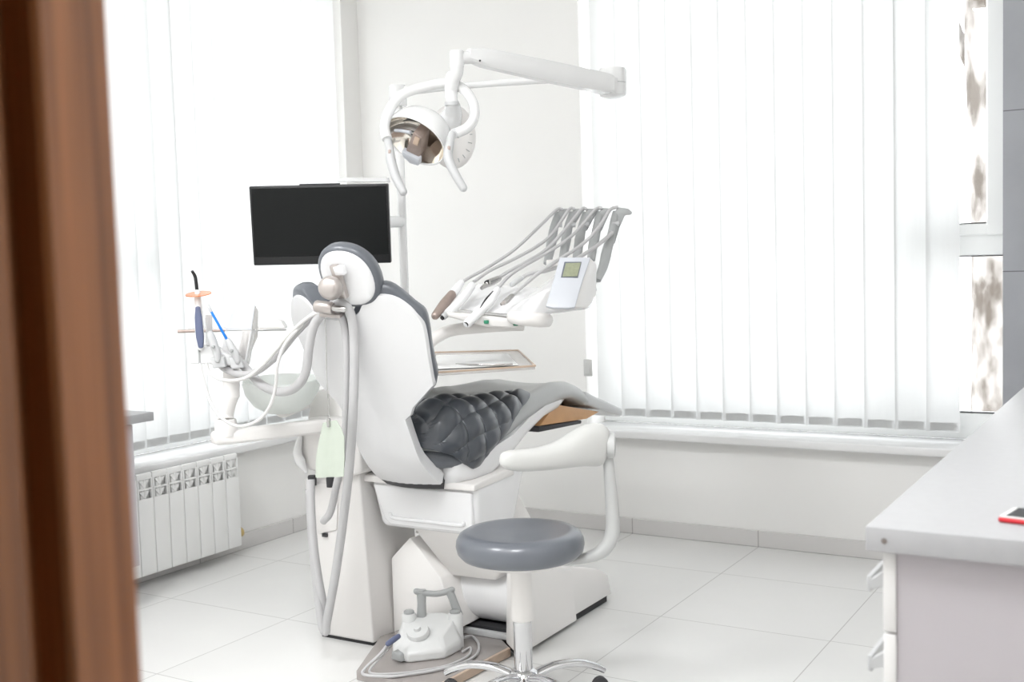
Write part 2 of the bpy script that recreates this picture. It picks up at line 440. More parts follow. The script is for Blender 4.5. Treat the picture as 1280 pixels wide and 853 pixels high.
# vertical blinds: curved hanging slats, each a part of its blind
def blind(name, axis, a0, a1, pos, pitch, ang, label, z0=.535, z1=2.70):
    n = int((a1 - a0) / pitch)
    mid = (a0 + a1) / 2
    t = thing(name, (mid, pos, 0) if axis == 'y' else (pos, mid, 0), label, 'blind')
    def P(u, d, z): return V((u, pos + d, z)) if axis == 'y' else V((pos + d, u, z))
    lo = P(a0 - .02, -.02, z1 + .01); hi = P(a1 + .02, .02, z1 + .055)
    link('head_rail', box([min(lo[i], hi[i]) for i in range(3)], [max(lo[i], hi[i]) for i in range(3)], .005, 2), FRAMEW, t, 40)
    W = .127
    for i in range(n):
        c = a0 + (i + .5) * (a1 - a0) / n
        bm = bmesh.new()
        rnd = random.uniform(-.05, .05)
        A = ang + rnd; K = 8
        def cs(z, th):
            r = []
            for k in range(K + 1):
                s = (k / K - .5) * W
                bow = .010 * (1 - (2 * k / K - 1) ** 2)
                r.append(P(c + s * math.cos(A) - bow * math.sin(A), s * math.sin(A) + bow * math.cos(A) + th, z))
            return r
        levels = [z0, z0 + .04, 1.0, 1.8, z1]
        f = [cs(z, .0004) for z in levels]; b = [cs(z, -.0004) for z in levels]
        add_loft(bm, f, cap=False, closed=False)
        link('slat', bm, BLIND, t, 60)
    # weight pockets and the thin bead chain along the foot
    for i in range(n):
        c = a0 + (i + .5) * (a1 - a0) / n
        bm = bmesh.new()
        add_loft(bm, [[P(c + s * math.cos(ang) - .011 * math.sin(ang) * (1 - abs(s) * 8), s * math.sin(ang) + .010 * (1 - (s / .0635) ** 2) * math.cos(ang) + th, z) for s, th in ((-.05, .0008), (0, .0008), (.05, .0008), (.05, .0028), (0, .0028), (-.05, .0028))] for z in (z0 + .004, z0 + .036)])
        link('hem_weight', bm, BLIND, t, 60)
    return t
blind('vertical_blind', 'y', WX0 + .03, -.782, 4.785, .117, .14, 'white vertical slat blind covering the wide window behind the chair and counter')
blind('vertical_blind', 'x', LY0 + .03, LY1 - .0, XL - .055, .119, .10, 'white vertical slat blind on the left wall above the radiator')

# tree outside the right-hand gap
t = thing('tree', (-1.05, 9.0, -2.0), 'mottled pale tree trunk outside, seen through the bare pane beside the blind', 'tree')
BARK = bpy.data.materials.new('mottled_bark'); BARK.use_nodes = True
_n = BARK.node_tree; _b = _n.nodes['Principled BSDF']; _b.inputs['Roughness'].default_value = .9
_tc = _n.nodes.new('ShaderNodeTexCoord'); _mp = _n.nodes.new('ShaderNodeMapping'); _mp.inputs['Scale'].default_value = (5, 5, 2.2); _n.links.new(_tc.outputs['Object'], _mp.inputs[0])
_ns = _n.nodes.new('ShaderNodeTexNoise'); _ns.inputs['Scale'].default_value = 1.3; _ns.inputs['Detail'].default_value = 5; _n.links.new(_mp.outputs[0], _ns.inputs['Vector'])
_cr = _n.nodes.new('ShaderNodeValToRGB'); _cr.color_ramp.elements[0].position = .42; _cr.color_ramp.elements[1].position = .56
_cr.color_ramp.elements[0].color = (.075, .062, .05, 1); _cr.color_ramp.elements[1].color = (.27, .255, .24, 1)
_n.links.new(_ns.outputs['Fac'], _cr.inputs[0]); _n.links.new(_cr.outputs[0], _b.inputs['Base Color'])
link('trunk', sweep([(-1.17, 9, -2), (-1.18, 9, 0), (-1.20, 9.02, 1.5), (-1.27, 9, 3.2), (-1.2, 9.1, 5)], [.24, .21, .19, .16, .10], n=18), BARK, t, 60)
link('branch', sweep([(-1.05, 9, 1.7), (-1.2, 9.05, 2.2), (-1.55, 9.2, 3.0), (-1.8, 9.3, 4.2)], [.06, .055, .045, .02], n=12), BARK, t, 60)
link('branch', sweep([(-1.04, 9, 2.1), (-.85, 8.95, 2.7), (-.6, 8.9, 3.6), (-.5, 8.8, 4.6)], [.06, .05, .04, .02], n=12), BARK, t, 60)

# ------------------------------------------------------------------ radiator
RX = -3.58
t = thing('radiator', (XL + .06, 3.3, .05), 'white sectional radiator under the left window', 'radiator')
NS = 9; PIT = .0800; Y1 = 3.615
for i in range(NS):
    y1 = Y1 - i * PIT; y0 = y1 - PIT + .0025; ym = (y0 + y1) / 2
    bm = bmesh.new()
    add_box(bm, (RX - .012, y0, .055), (RX, y1, .365), .004, 2)                     # front fin plate
    # head: rear-sloping plate with two rows of openings
    add_box(bm, (RX - .02, y0, .44), (RX - .004, y1, .468), .006, 2)
    for (a, b, za, zb) in ((y0, y0 + .007, .36, .446), (y1 - .007, y1, .36, .446)): add_box(bm, (RX - .014, a, za), (RX - .001, b, zb), .002, 1)
    add_box(bm, (RX - .014, y0, .398), (RX - .002, y1, .406), .002, 1)
    add_box(bm, (RX - .016, ym - .003, .36), (RX - .004, ym + .003, .446), .002, 1)
    # curved leaves in the openings
    for sgn in (1, -1):
        for zc, h in ((.424, .016), (.380, .015)):
            add_prism(bm, [V((RX - .006, ym + sgn * .002, zc - h)), V((RX - .006, ym + sgn * .026, zc + h * .9)), V((RX - .006, ym + sgn * .005, zc + h))],
                      [V((RX - .018, ym + sgn * .002, zc - h)), V((RX - .018, ym + sgn * .026, zc + h * .9)), V((RX - .018, ym + sgn * .005, zc + h))])
    add_box(bm, (RX - .085, ym - .014, .07), (RX - .01, ym + .014, .45), .004, 1)     # body fin
    s = link('section', bm, RADW, t, 40)
    link('grille_back', box((RX - .03, y0 + .004, .362), (RX - .021, y1 - .004, .446)), RADG, s, None)
link('water_pipe', sweep([(RX - .05, Y1 - .02, .10), (RX - .05, Y1 + .045, .10), (RX - .05, Y1 + .05, .10), (RX - .075, Y1 + .05, .10)], .009, n=10, smooth=1), BRASS, t)
link('valve', lathe([(.0, 0), (.015, 0), (.015, .014), (.022, .017), (.022, .042), (.012, .048), (0, .048)], (RX - .05, Y1 + .004, .10), (0, 1, 0), n=14), BRASS, t)
link('connector', lathe([(.0, 0), (.02, 0), (.02, NS * PIT - .02), (0, NS * PIT - .02)], (RX - .05, Y1 - NS * PIT + .01, .10), (0, 1, 0), n=12), RADW, t)
link('wall_bracket', box((XL, 3.2, .40), (RX - .06, 3.22, .43)), RADW, t, None)

# socket plate on the back wall beside the window
p = at(741, 460, 1, YB)
t = thing('switch_plate', (p.x, YB, p.z), 'small grey switch plate on the wall edge left of the back window', 'switch')
link('plate', box((p.x - .045, YB - .008, p.z - .04), (p.x + .0, YB, p.z + .04), .003, 2), SOCKET, t, 40)
link('rocker', box((p.x - .036, YB - .012, p.z - .028), (p.x - .009, YB - .006, p.z + .028), .002, 1), SOCKET, t, 40)

# ------------------------------------------------------------------ right-hand counter
CZ = .85
wt = link('worktop', box((-.421, 1.743, CZ - .038), (XR - .001, YB - .03, CZ), .0022, 2), TOP, None, 40)
tag(wt, 'long grey worktop on the white drawer cabinet along the right', 'worktop')
link('edge_screw', lathe([(.0, 0), (.0045, 0), (.0045, .0012), (0, .0012)], (-.393, 1.7435, CZ - .020), (0, -1, 0), n=14), STEEL, wt)
t = thing('drawer_cabinet', (-.12, 2.4, 0), 'white drawer cabinet under the grey worktop', 'cabinet')
link('body', box((-.380, 1.762, .08), (XR - .002, YB - .04, CZ - .0385), .0015, 1), CABW, t, 40)
link('plinth', box((-.33, 1.80, 0), (XR - .002, YB - .05, .082)), CABW, t, None)
dz = [(.684, .8085), (.555, .6805), (.33, .5515), (.09, .3265)]
for col in range(4):
    y0 = 1.758 + col * .60; y1 = y0 + .596
    for z0, z1 in dz:
        d = link('drawer', box((-.3985, y0, z0), (-.3795, y1, z1), .002, 2), FRONTW, t, 40)
        zc = z1 - .056 if z1 - z0 < .15 else z1 - .07
        ya, yb = y0 + .03, y0 + .20
        bm = bmesh.new()
        for yy in (ya, yb):
            add_prism(bm, [V((-.398, yy - .006, zc + .024)), V((-.424, yy - .006, zc + .004)), V((-.424, yy - .006, zc - .012)), V((-.398, yy - .006, zc - .004))],
                      [V((-.398, yy + .006, zc + .024)), V((-.424, yy + .006, zc + .004)), V((-.424, yy + .006, zc - .012)), V((-.398, yy + .006, zc - .004))], .0015, 1)
        add_box(bm, (-.429, ya - .006, zc - .016), (-.421, yb + .006, zc + .010), .0025, 2)
        link('handle', bm, LGREY, d, 40)

# phone on the worktop
t = thing('smartphone', (-.20, 1.87, CZ), 'black-screened phone in a bright red case lying on the worktop', 'phone')
M = frame((-.247, 1.846, CZ + .0005), (.985, -.17, 0), (.17, .985, 0))
link('case', box((0, 0, 0), (.150, .074, .008), .0036, 3, M), RED, t, 40)
link('rim', box((.0025, .0025, .0076), (.1475, .0715, .0104), .0012, 2, M), FRAMEW, t, 40)
link('screen', box((.010, .005, .0100), (.140, .069, .0112), .0005, 1, M), BLACK, t, 40)

# left-hand cabinet beyond the door frame
wt = link('worktop', box((XL + .002, 2.10, .712), (-3.35, 2.955, .745), .002, 2), TOPD, None, 40)
tag(wt, 'dark grey worktop end showing past the door frame', 'worktop')
t = thing('side_cabinet', (-3.52, 2.5, 0), 'low white cabinet beside the radiator past the door frame', 'cabinet')
link('body', box((XL + .002, 2.12, .165), (-3.40, 2.885, .7115), .002, 1), CABW, t, 40)
link('door', box((-3.4, 2.13, .17), (-3.382, 2.88, .705), .002, 2), CABW, t, 40)
link('foot', lathe([(0, 0), (.02, 0), (.02, .17), (0, .17)], (-3.45, 2.2, 0), n=16), STEEL, t)
link('foot', lathe([(0, 0), (.02, 0), (.02, .17), (0, .17)], (-3.64, 2.2, 0), n=16), STEEL, t)

# ================================================================== DENTAL CHAIR
XC = -2.13
def hb(z):
    return 2.76 - (z - .7) * .46 + (3.8 * (.7 - z) ** 2 if z < .7 else 0)
def gb(x): return .5 * (math.sqrt(x * x + .0064) - .08)
def SB(off): return lambda p: p.y - (hb(p.z) + gb(p.x - XC) + off)
def mapb(x, z, off):                                 # the curved back of the chair
    e = .004
    n = V((-(gb(x + e) - gb(x - e)) / (2 * e), 1, -(hb(z + e) - hb(z - e)) / (2 * e))).normalized()
    return V((XC + x, hb(z) + gb(x), z)) + n * off
def outl(pts, off=0):
    r = []
    for px, py in pts:
        p = on(px, py, SB(off)); r.append((p.x - XC, p.z))
    return r
def smooth2(pts, n=4): return [(v.x, v.z) for v in crom([V((x, 0, z)) for x, z in pts], n)]
def mirror(r): return r + [(-x, z) for x, z in r[::-1]]

chair = thing('dental_chair', (-2.08, 3.25, 0), 'white dental treatment chair with grey leather cushions, seen from behind its raised backrest', 'dental chair')
# white shell of the backrest
rim = outl([(445, 394), (456, 376), (469, 369), (486, 369), (499, 374), (518, 389), (528, 401), (533, 415), (538, 448), (544, 483), (518, 512), (515, 521)])
rim = [(0.0, rim[0][1] - .012)] + rim
R1 = smooth2(rim[:10], 3) + rim[10:]
neck = [(.113, .80), (.113, .72), (.114, .66), (.118, .62), (.122, .585), (.118, .572)]
right = R1 + neck
out = right + [(-x * 1.07 if z > .86 else -x, z) for x, z in right[::-1] if x > 1e-6]
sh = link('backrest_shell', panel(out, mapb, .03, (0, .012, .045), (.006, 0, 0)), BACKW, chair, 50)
# grey cushion in front of it: a slightly larger outline
rc = outl([(445, 397), (453, 383), (466, 363), (482, 358), (499, 362), (525, 383), (538, 394), (543, 415), (546, 438), (553, 471), (551, 484), (518, 521), (510, 528)], .03)
rc = [(0.0, rc[0][1] - .012)] + rc
R2 = smooth2(rc[:11], 3) + rc[11:]
outc = R2 + [(.09, .76), (.09, .70)] ; outc = outc + [(-x * 1.07 if z > .86 else -x, z) for x, z in outc[::-1] if x > 1e-6]
cu = link('backrest_cushion', panel(outc, mapb, .03, (.008, .014, .022, .044, .056, .060), (.016, .004, 0, 0, .008, .022)), LEATHER, chair, 60)
# dark strip standing for the shade in the gap at the shell's foot
link('gap_shade_strip', panel([(-.112, .558), (.112, .558), (.116, .579), (-.116, .579)], mapb, .03, (.0, .036)), DARK, chair, 50)
# lumbar seam line
# headrest: white back plate and grey pad
def hbh(z): return hb(z) - .005
def maph(x, z, off):
    e = .004
    n = V((-.75 * (gb(x + e) - gb(x - e)) / (2 * e), 1, .40)).normalized()
    return V((XC + x, hbh(z) + .75 * gb(x), z)) + n * off
def SH(off): return lambda p: p.y - (hbh(p.z) + .75 * gb(p.x - XC) + off)
pc = on(434, 349, SH(0)); hx, hz = pc.x - XC, pc.z
def ell(cx, cz, a, b, n=36, e=2.2):
    r = []
    for k in range(n):
        t = 2 * math.pi * k / n; c, s = math.cos(t), math.sin(t)
        r.append((cx + a * math.copysign(abs(c) ** (2 / e), c), cz + b * math.copysign(abs(s) ** (2 / e), s)))
    return r
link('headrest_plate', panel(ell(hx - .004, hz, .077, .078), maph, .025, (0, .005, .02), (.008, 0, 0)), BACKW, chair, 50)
link('headrest_pad', panel(ell(hx - .005, hz + .001, .092, .089), maph, .025, (.006, .012, .022, .044, .058, .064), (.016, .004, 0, 0, .012, .034)), LEATHER, chair, 60)
# headrest joint: socket, arm, clamp and the round beige knob
j = on(420, 352, SH(-.012))
bm = box((-.014, -.008, -.052), (.014, .010, .052), .005, 2, frame(on(424, 352, SH(-.012)), (1, 0, 0), (0, 1, .43)))
ja = link('headrest_arm', bm, WARMMETAL, chair, 40); ja['label'] = 'beige metal arm holding the headrest'
link('arm_socket', box((-.017, -.012, -.012), (.017, .006, .016), .004, 2, frame(on(426, 338, SH(-.012)), (1, 0, 0), (0, 1, .43))), SHELLW, ja, 40)
kc = on(413, 360, SH(-.052)); kax = V((.42, -.88, .12)).normalized()
link('joint_knob', lathe([(0, .026), (.016, .0255), (.026, .022), (.032, .014), (.0335, .006), (.0335, -.016), (.030, -.024), (.012, -.026), (.012, -.055), (0, -.055)], kc, kax, n=32), WARMMETAL, chair, 40)
kc2 = on(413, 384, SH(-.028))
cl = link('joint_clamp', lathe([(.006, -.030), (.016, -.030), (.018, -.026), (.018, .020), (.015, .026), (.006, .026)], kc2 + V((-.010, -.012, 0)), (.95, .2, -.12), n=24), WARMMETAL, chair, 40)
link('clamp_screw', lathe([(0, -.038), (.009, -.038), (.009, .042), (.006, .046), (0, .046)], kc2 + V((.012, -.008, -.002)), (.95, .2, -.12), n=14), STEEL, cl, 40)
link('clamp_foot', box((-.035, -.014, -.006), (.04, .016, .006), .004, 2, frame(on(414, 393, SH(-.012)), (1, .05, -.05), (0, 1, .43))), WARMMETAL, cl, 40)

# seat and leg upholstery
KEY = [  # y, top z, lower edge z, half width
    (2.845, .775, .700, .045), (2.858, .790, .695, .095), (2.88, .805, .690, .135), (2.93, .818, .675, .168), (3.00, .822, .660, .180), (3.10, .813, .660, .184), (3.24, .802, .690, .184), (3.35, .803, .722, .184), (3.45, .812, .745, .182), (3.60, .830, .763, .180), (3.70, .822, .760, .177), (3.78, .798, .740, .173), (3.84, .766, .714, .168)]
def lerpk(y):
    if y <= KEY[0][0]: return KEY[0][1:]
    for a, b in zip(KEY, KEY[1:]):
        if y <= b[0]:
            t = (y - a[0]) / (b[0] - a[0]); return tuple(a[i] + (b[i] - a[i]) * t for i in (1, 2, 3))
    return KEY[-1][1:]
def body_pt(y, s, off=0.0):
    """s: signed arc length from the centre line across the top, round the edge and down the side"""
    zt, zb, w = lerpk(y); a = abs(s); sg = 1 if s >= 0 else -1
    R = min(.11, (zt - zb) * .72, w * .8); fl = w - R; arc = R * math.pi / 2
    dip = .030 * min(1, w / .18) * min(1, max(0.2, (3.84 - y) / .4)); far = .040 * min(1, w / .18) * min(1, max(0, (3.62 - y) / .35)); zt += far * (s < 0)
    if a <= fl: x, z, n = a, zt - dip + dip * (a / fl) ** 2, V((0, 0, 1))
    elif a <= fl + arc:
        t = (a - fl) / R; x, z, n = fl + R * math.sin(t), zt - R + R * math.cos(t), V((math.sin(t) * sg, 0, math.cos(t)))
    else: x, z, n = w, zt - R - (a - fl - arc), V((sg, 0, 0))
    if sg < 0: z = z + 0
    return V((XC + sg * x, y, z - (far * max(0, 1 - a / .06) if s < 0 else 0))) + n * off
def ring(y):
    zt, zb, w = lerpk(y); R = min(.11, (zt - zb) * .72, w * .8)
    L = (w - R) + R * math.pi / 2 + max(0, zt - R - zb - .012)
    K = 30
    top = [body_pt(y, -L + 2 * L * k / K) for k in range(K + 1)]
    bot = [V((XC + w * .93, y, zb)), V((XC + w * .5, y, zb - .004)), V((XC - w * .5, y, zb - .004)), V((XC - w * .93, y, zb))]
    return top + bot
ys = [2.845, 2.851, 2.858, 2.868, 2.88, 2.90] + [2.93 + (3.84 - 2.93) * i / 36 for i in range(37)]
rings = [ring(y) for y in ys]
def shrinkring(r, y, k):
    c = sum((p for p in r), V((0, 0, 0))) / len(r)
    return [V((c.x + (p.x - c.x) * k, y, c.z + (p.z - c.z) * k)) for p in r]
rings = [shrinkring(rings[0], 2.840, .7)] + rings + [shrinkring(rings[-1], 3.848, .93), shrinkring(rings[-1], 3.853, .78)]
link('seat_cushion', add_loft(bmesh.new(), rings), SHEENL, chair, 70)
# quilted saddle pad with pointed sides and a piped rim
def drop(y):                                          # arc length of the pad to each side, from the height of its rim
    pts = [(2.845, .715), (2.86, .703), (2.88, .694), (2.915, .678), (2.95, .648), (2.985, .626), (3.015, .630), (3.06, .652), (3.18, .712), (3.28, .764), (3.36, .789), (3.40, .800)]
    ze = pts[-1][1]
    for a, b in zip(pts, pts[1:]):
        if y <= b[0]:
            t = max(0, (y - a[0]) / (b[0] - a[0])); ze = a[1] + (b[1] - a[1]) * t; break
    zt, zb, w = lerpk(y); R = min(.11, (zt - zb) * .72, w * .8)
    if ze > zt - R: return (w - R) + R * math.acos(max(-1, min(1, (ze - zt + R) / R)))
    return (w - R) + R * math.pi / 2 + (zt - R - ze)
YA, YE = 2.847, 3.40
FAR = -.035                                           # the pad stops just past the middle of the seat
NY, NSS = 110, 150
bm = bmesh.new(); grid = []
for i in range(NY + 1):
    y = YA + (YE - YA) * (i / NY) ** 1.15; L = drop(y); row = []
    for k in range(NSS + 1):
        s = FAR + (L - FAR) * k / NSS
        qa = (y - 2.868) / .088; qb = (abs(s) + .12 * (y - 2.9) + .01) / .064
        b = (abs(math.sin(math.pi * qa)) * abs(math.sin(math.pi * qb))) ** .42
        edge = min(1, (L - s) / .03, (s - FAR) / .02, (YE - y) / .03)
        row.append(bm.verts.new(body_pt(y, s, -.001 + .018 * b * max(0, edge))))
    grid.append(row)
for i in range(NY):
    for k in range(NSS): bm.faces.new((grid[i][k], grid[i + 1][k], grid[i + 1][k + 1], grid[i][k + 1]))
pad = link('quilted_pad', bm, QUILT, chair, 75)
so = pad.modifiers.new('thick', 'SOLIDIFY'); so.thickness = .016; so.offset = -1
def yy(i): return YA + (YE - YA) * i / 80
LE = drop(YE)
edge_pts = [body_pt(yy(i), drop(yy(i)), .004) for i in range(81)] + [body_pt(YE, LE + (FAR - LE) * i / 20, .004) for i in range(1, 20)] + [body_pt(yy(i), FAR, .004) for i in range(80, -1, -1)]
link('piping', sweep(edge_pts, .0065, n=10, smooth=1), QUILT, pad, 70)
# lower roll of the seat that shows behind the pad, next to the backrest foot
link('seat_roll', sweep([(XC - .15, 2.97, .655), (XC - .09, 2.915, .66), (XC, 2.90, .665), (XC + .09, 2.915, .66), (XC + .15, 2.97, .655)], [.03, .036, .038, .036, .03], n=16, roundcap=True), LEATHER, chair, 70)

# white underside shell of seat and leg rest
def uring(y, zt, zb, w):
    K = 18; r = []
    for k in range(K + 1):
        t = math.pi * k / K
        c, s = math.cos(t), math.sin(t)
        r.append(V((XC + w * math.copysign(abs(c) ** .55, c), y, zt - (zt - zb) * abs(s) ** .6)))
    return r
UK = [(2.94, .655, .585, .15), (2.96, .670, .560, .18), (3.02, .675, .545, .195), (3.10, .672, .545, .20), (3.22, .695, .590, .20), (3.35, .735, .650, .19), (3.50, .762, .700, .178), (3.62, .770, .712, .165), (3.68, .77, .735, .15)]
link('underside_shell', add_loft(bmesh.new(), [uring(*k) for k in UK]), SHELLW, chair, 60)

# foot rest: plastic toe plate, brown underside board, black strip
def toe(x, y, z): return V((XC + x, y, z))
bm = prism([toe(-.16, 3.82, .772), toe(.165, 3.82, .772), toe(.185, 4.10, .672), toe(.16, 4.145, .652), toe(-.15, 4.145, .652), toe(-.18, 4.10, .672)],
           [toe(-.16, 3.82, .722), toe(.165, 3.82, .722), toe(.185, 4.10, .640), toe(.16, 4.145, .630), toe(-.15, 4.145, .630), toe(-.18, 4.10, .640)], .010, 3)
ft = link('foot_rest', bm, FOOTM, chair, 50); ft['label'] = 'pale grey plastic toe plate'
bm = prism([toe(-.15, 3.60, .748), toe(.155, 3.60, .748), toe(.16, 3.95, .676), toe(-.15, 3.95, .676)], [toe(-.15, 3.48, .685), toe(.155, 3.48, .685), toe(.16, 3.84, .662), toe(-.15, 3.84, .662)], .004, 2)
link('foot_rest_board', bm, COPPER, ft, 40)['label'] = 'copper brown underside board of the foot rest'
link('foot_strip', prism([toe(-.152, 3.47, .684), toe(.157, 3.47, .684), toe(.157, 3.80, .662), toe(-.152, 3.80, .662)], [toe(-.152, 3.47, .664), toe(.157, 3.47, .664), toe(.157, 3.80, .650), toe(-.152, 3.80, .650)], .003, 2), DARK, ft, 40)

# body below the seat: housing with a recessed drawer panel
bm = prism([V((-2.345, 2.97, .560)), V((-1.915, 2.97, .560)), V((-1.925, 3.30, .600)), V((-2.36, 3.30, .600))],
           [V((-2.315, 2.985, .398)), V((-1.94, 2.985, .398)), V((-1.93, 3.22, .398)), V((-2.33, 3.22, .398))], .022, 4)
hs = link('seat_housing', bm, SHELLW, chair, 50)
# front panel with a pressed hand-hold
P0 = [(-2.325, .545), (-1.935, .545), (-1.942, .432), (-1.965, .412), (-2.268, .412), (-2.290, .432)]
def fp(x, z, y): return V((x, 2.97 + (.56 - z) * .093 + y, z))
link('housing_panel', prism([fp(x, z, -.012) for x, z in P0], [fp(x, z, .01) for x, z in P0], .006, 3), SHELLW, hs, 40)
link('hand_hold', sweep([fp(-2.262, .448, -.014), fp(-2.24, .437, -.014), fp(-2.10, .437, -.014), fp(-1.985, .437, -.014), fp(-1.972, .445, -.014)], .0065, n=10, smooth=4, roundcap=True), SHELLW, hs, 60)
link('top_ledge', prism([V((-2.36, 2.955, .575)), V((-1.918, 2.955, .575)), V((-1.918, 3.2, .595)), V((-2.36, 3.2, .595))], [V((-2.36, 2.952, .553)), V((-1.918, 2.952, .553)), V((-1.918, 3.2, .563)), V((-2.36, 3.2, .563))], .005, 3), WARMW, hs, 40)
# lift arm
LA = [(-2.205, 3.005, .402), (-1.935, 3.005, .402), (-1.915, 3.10, .270), (-1.945, 3.105, .225), (-2.125, 3.105, .222), (-2.155, 3.10, .270)]
bm = prism([V(p) for p in LA], [V((x, y + .24, z)) for x, y, z in LA], .010, 3)
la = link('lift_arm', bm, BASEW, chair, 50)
for x, z in ((-2.19, .385), (-2.142, .282), (-1.930, .282)):
    link('screw', lathe([(0, 0), (.005, 0), (.005, .003), (0, .003)], (x, 3.005 + (.402 - z) * .72 - .001, z), (0, -.8, -.6), n=10), STEEL, la)
# motor cover: rounded white drum in front of the base
bm = sweep([(-2.175, 3.215, .150), (-2.165, 3.215, .150), (-1.99, 3.215, .150), (-1.902, 3.215, .150)], [(.085, .095)] * 4, n=28, smooth=1, up=(0, 0, 1))
mc = link('motor_cover', bm, SHELLW, chair, 50); bevmod(mc, .008)
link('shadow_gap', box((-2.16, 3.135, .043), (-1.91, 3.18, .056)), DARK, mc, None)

# base: tall left cheek, long right cheek and floor frame
A = [at(487, 698, 1, 3.04), at(512, 672, 1, 3.04), at(527, 690, 1, 3.04), at(551, 723, 1, 3.04), at(572, 788, 1, 3.04), at(470, 802, 1, 3.04)]
for p in A: p.z = max(p.z, .004); p.x = max(p.x, -2.322)
bm = prism(A, [V((p.x, 3.75, .004 if p.z < .02 else p.z * .9)) for p in A], .006, 2)
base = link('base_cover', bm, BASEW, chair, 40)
Q = [(3.02, .03), (3.04, .305), (3.16, .275), (3.62, .150), (3.70, .110), (3.735, .028)]
bm = prism([V((-1.83, y, z)) for y, z in Q], [V((-1.897, y + (.06 if i < 2 else 0), z)) for i, (y, z) in enumerate(Q)], .006, 2)
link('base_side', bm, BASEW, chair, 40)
link('base_skirt', prism([V((-1.845, 3.06, 0)), V((-1.845, 3.72, 0)), V((-2.3, 3.72, 0)), V((-2.3, 3.10, 0)), V((-2.0, 3.20, 0))], [V((-1.845, 3.06, .032)), V((-1.845, 3.72, .032)), V((-2.3, 3.72, .032)), V((-2.3, 3.10, .032)), V((-2.0, 3.20, .032))]), DARK, chair, None)
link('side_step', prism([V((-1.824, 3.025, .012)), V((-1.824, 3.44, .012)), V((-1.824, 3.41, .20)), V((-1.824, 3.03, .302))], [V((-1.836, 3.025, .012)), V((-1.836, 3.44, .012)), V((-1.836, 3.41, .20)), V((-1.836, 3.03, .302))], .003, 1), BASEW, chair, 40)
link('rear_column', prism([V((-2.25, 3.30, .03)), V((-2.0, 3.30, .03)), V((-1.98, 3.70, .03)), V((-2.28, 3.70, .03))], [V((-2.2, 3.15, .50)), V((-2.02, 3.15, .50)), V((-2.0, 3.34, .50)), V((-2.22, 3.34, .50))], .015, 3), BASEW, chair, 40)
# floor plate in front of the base
fpz = .030
PLQ = [(-2.185, 2.665), (-1.895, 2.64), (-1.862, 3.05), (-2.0, 3.17), (-2.28, 3.17), (-2.315, 2.955)]
pl = link('floor_plate', prism([V((*q, 0)) for q in PLQ], [V((*q, fpz)) for q in PLQ], .003, 2), PLATE, chair, 40)
pl['label'] = 'shiny grey-brown floor plate in front of the base'
link('edge_strip', prism([V((-1.884, 2.665, .004)), V((-1.861, 3.048, .004)), V((-1.861, 3.048, .0305)), V((-1.884, 2.665, .0305))], [V((-1.893, 2.665, .004)), V((-1.870, 3.048, .004)), V((-1.870, 3.048, .0315)), V((-1.893, 2.665, .0315))]), TANEDGE, pl, None)
link('plate_rail', box((-2.17, 3.105, .03), (-1.91, 3.125, .050), .003, 2), LGREY, pl, 40)

# ================================================================== WATER UNIT (tower left of the chair)
tower = thing('dental_unit', (-2.45, 3.05, 0), 'white tower unit with hoses on the left side of the treatment chair', 'dental unit')
def tx(px, py, y): return at(px, py, 1, y)
F = [(398, 801), (467, 805), (449, 592), (380, 600)]
fr = [tx(px, py, 2.93) for px, py in F]; fr[0].z = fr[1].z = .012
bk = [V((fr[0].x, 3.20, .012)), V((fr[1].x, 3.20, .012)), V((fr[2].x - .01, 3.24, .62)), V((fr[3].x, 3.24, .62))]
link('lower_body', prism(fr, bk, .008, 3), TOWERW, tower, 40)
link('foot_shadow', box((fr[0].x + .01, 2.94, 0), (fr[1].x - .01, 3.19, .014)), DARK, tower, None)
U = [(373, 585), (430, 599), (452, 592), (449, 540), (436, 524), (384, 523), (372, 548)]
f2 = [tx(px, py, 2.905) for px, py in U]
link('upper_body', prism(f2, [V((p.x, 3.24, p.z)) for p in f2], .012, 3), TOWERW, tower, 40)
# hose ledge with outlets, inset panel lines
link('access_panel', prism([tx(383, 605, 2.925), tx(423, 604, 2.925), tx(421, 663, 2.925), tx(399, 668, 2.925)], [tx(383, 605, 2.94), tx(423, 604, 2.94), tx(421, 663, 2.94), tx(399, 668, 2.94)], .002, 1), TOWERW, tower, 40)
link('panel_latch', box((tx(402, 668, 2.92).x, 2.920, tx(402, 670, 2.92).z - .004), (tx(402, 668, 2.92).x + .02, 2.93, tx(402, 670, 2.92).z + .008), .001, 1), DARK, tower, None)
link('cup_hook', sweep([tx(375, 548, 2.895), tx(372, 566, 2.89), tx(376, 578, 2.885), tx(383, 590, 2.89)], [.010, .016, .018, .006], n=12, roundcap=True), GLOSSW, tower, 60)
for px, py in ((388, 604), (411, 606)):
    link('hose_outlet', lathe([(0, 0), (.014, 0), (.015, .03), (.013, .034), (0, .034)], tx(px, py, 2.895) + V((0, .01, -.01)), (0, 0, 1), n=16), DARK, tower, 40)
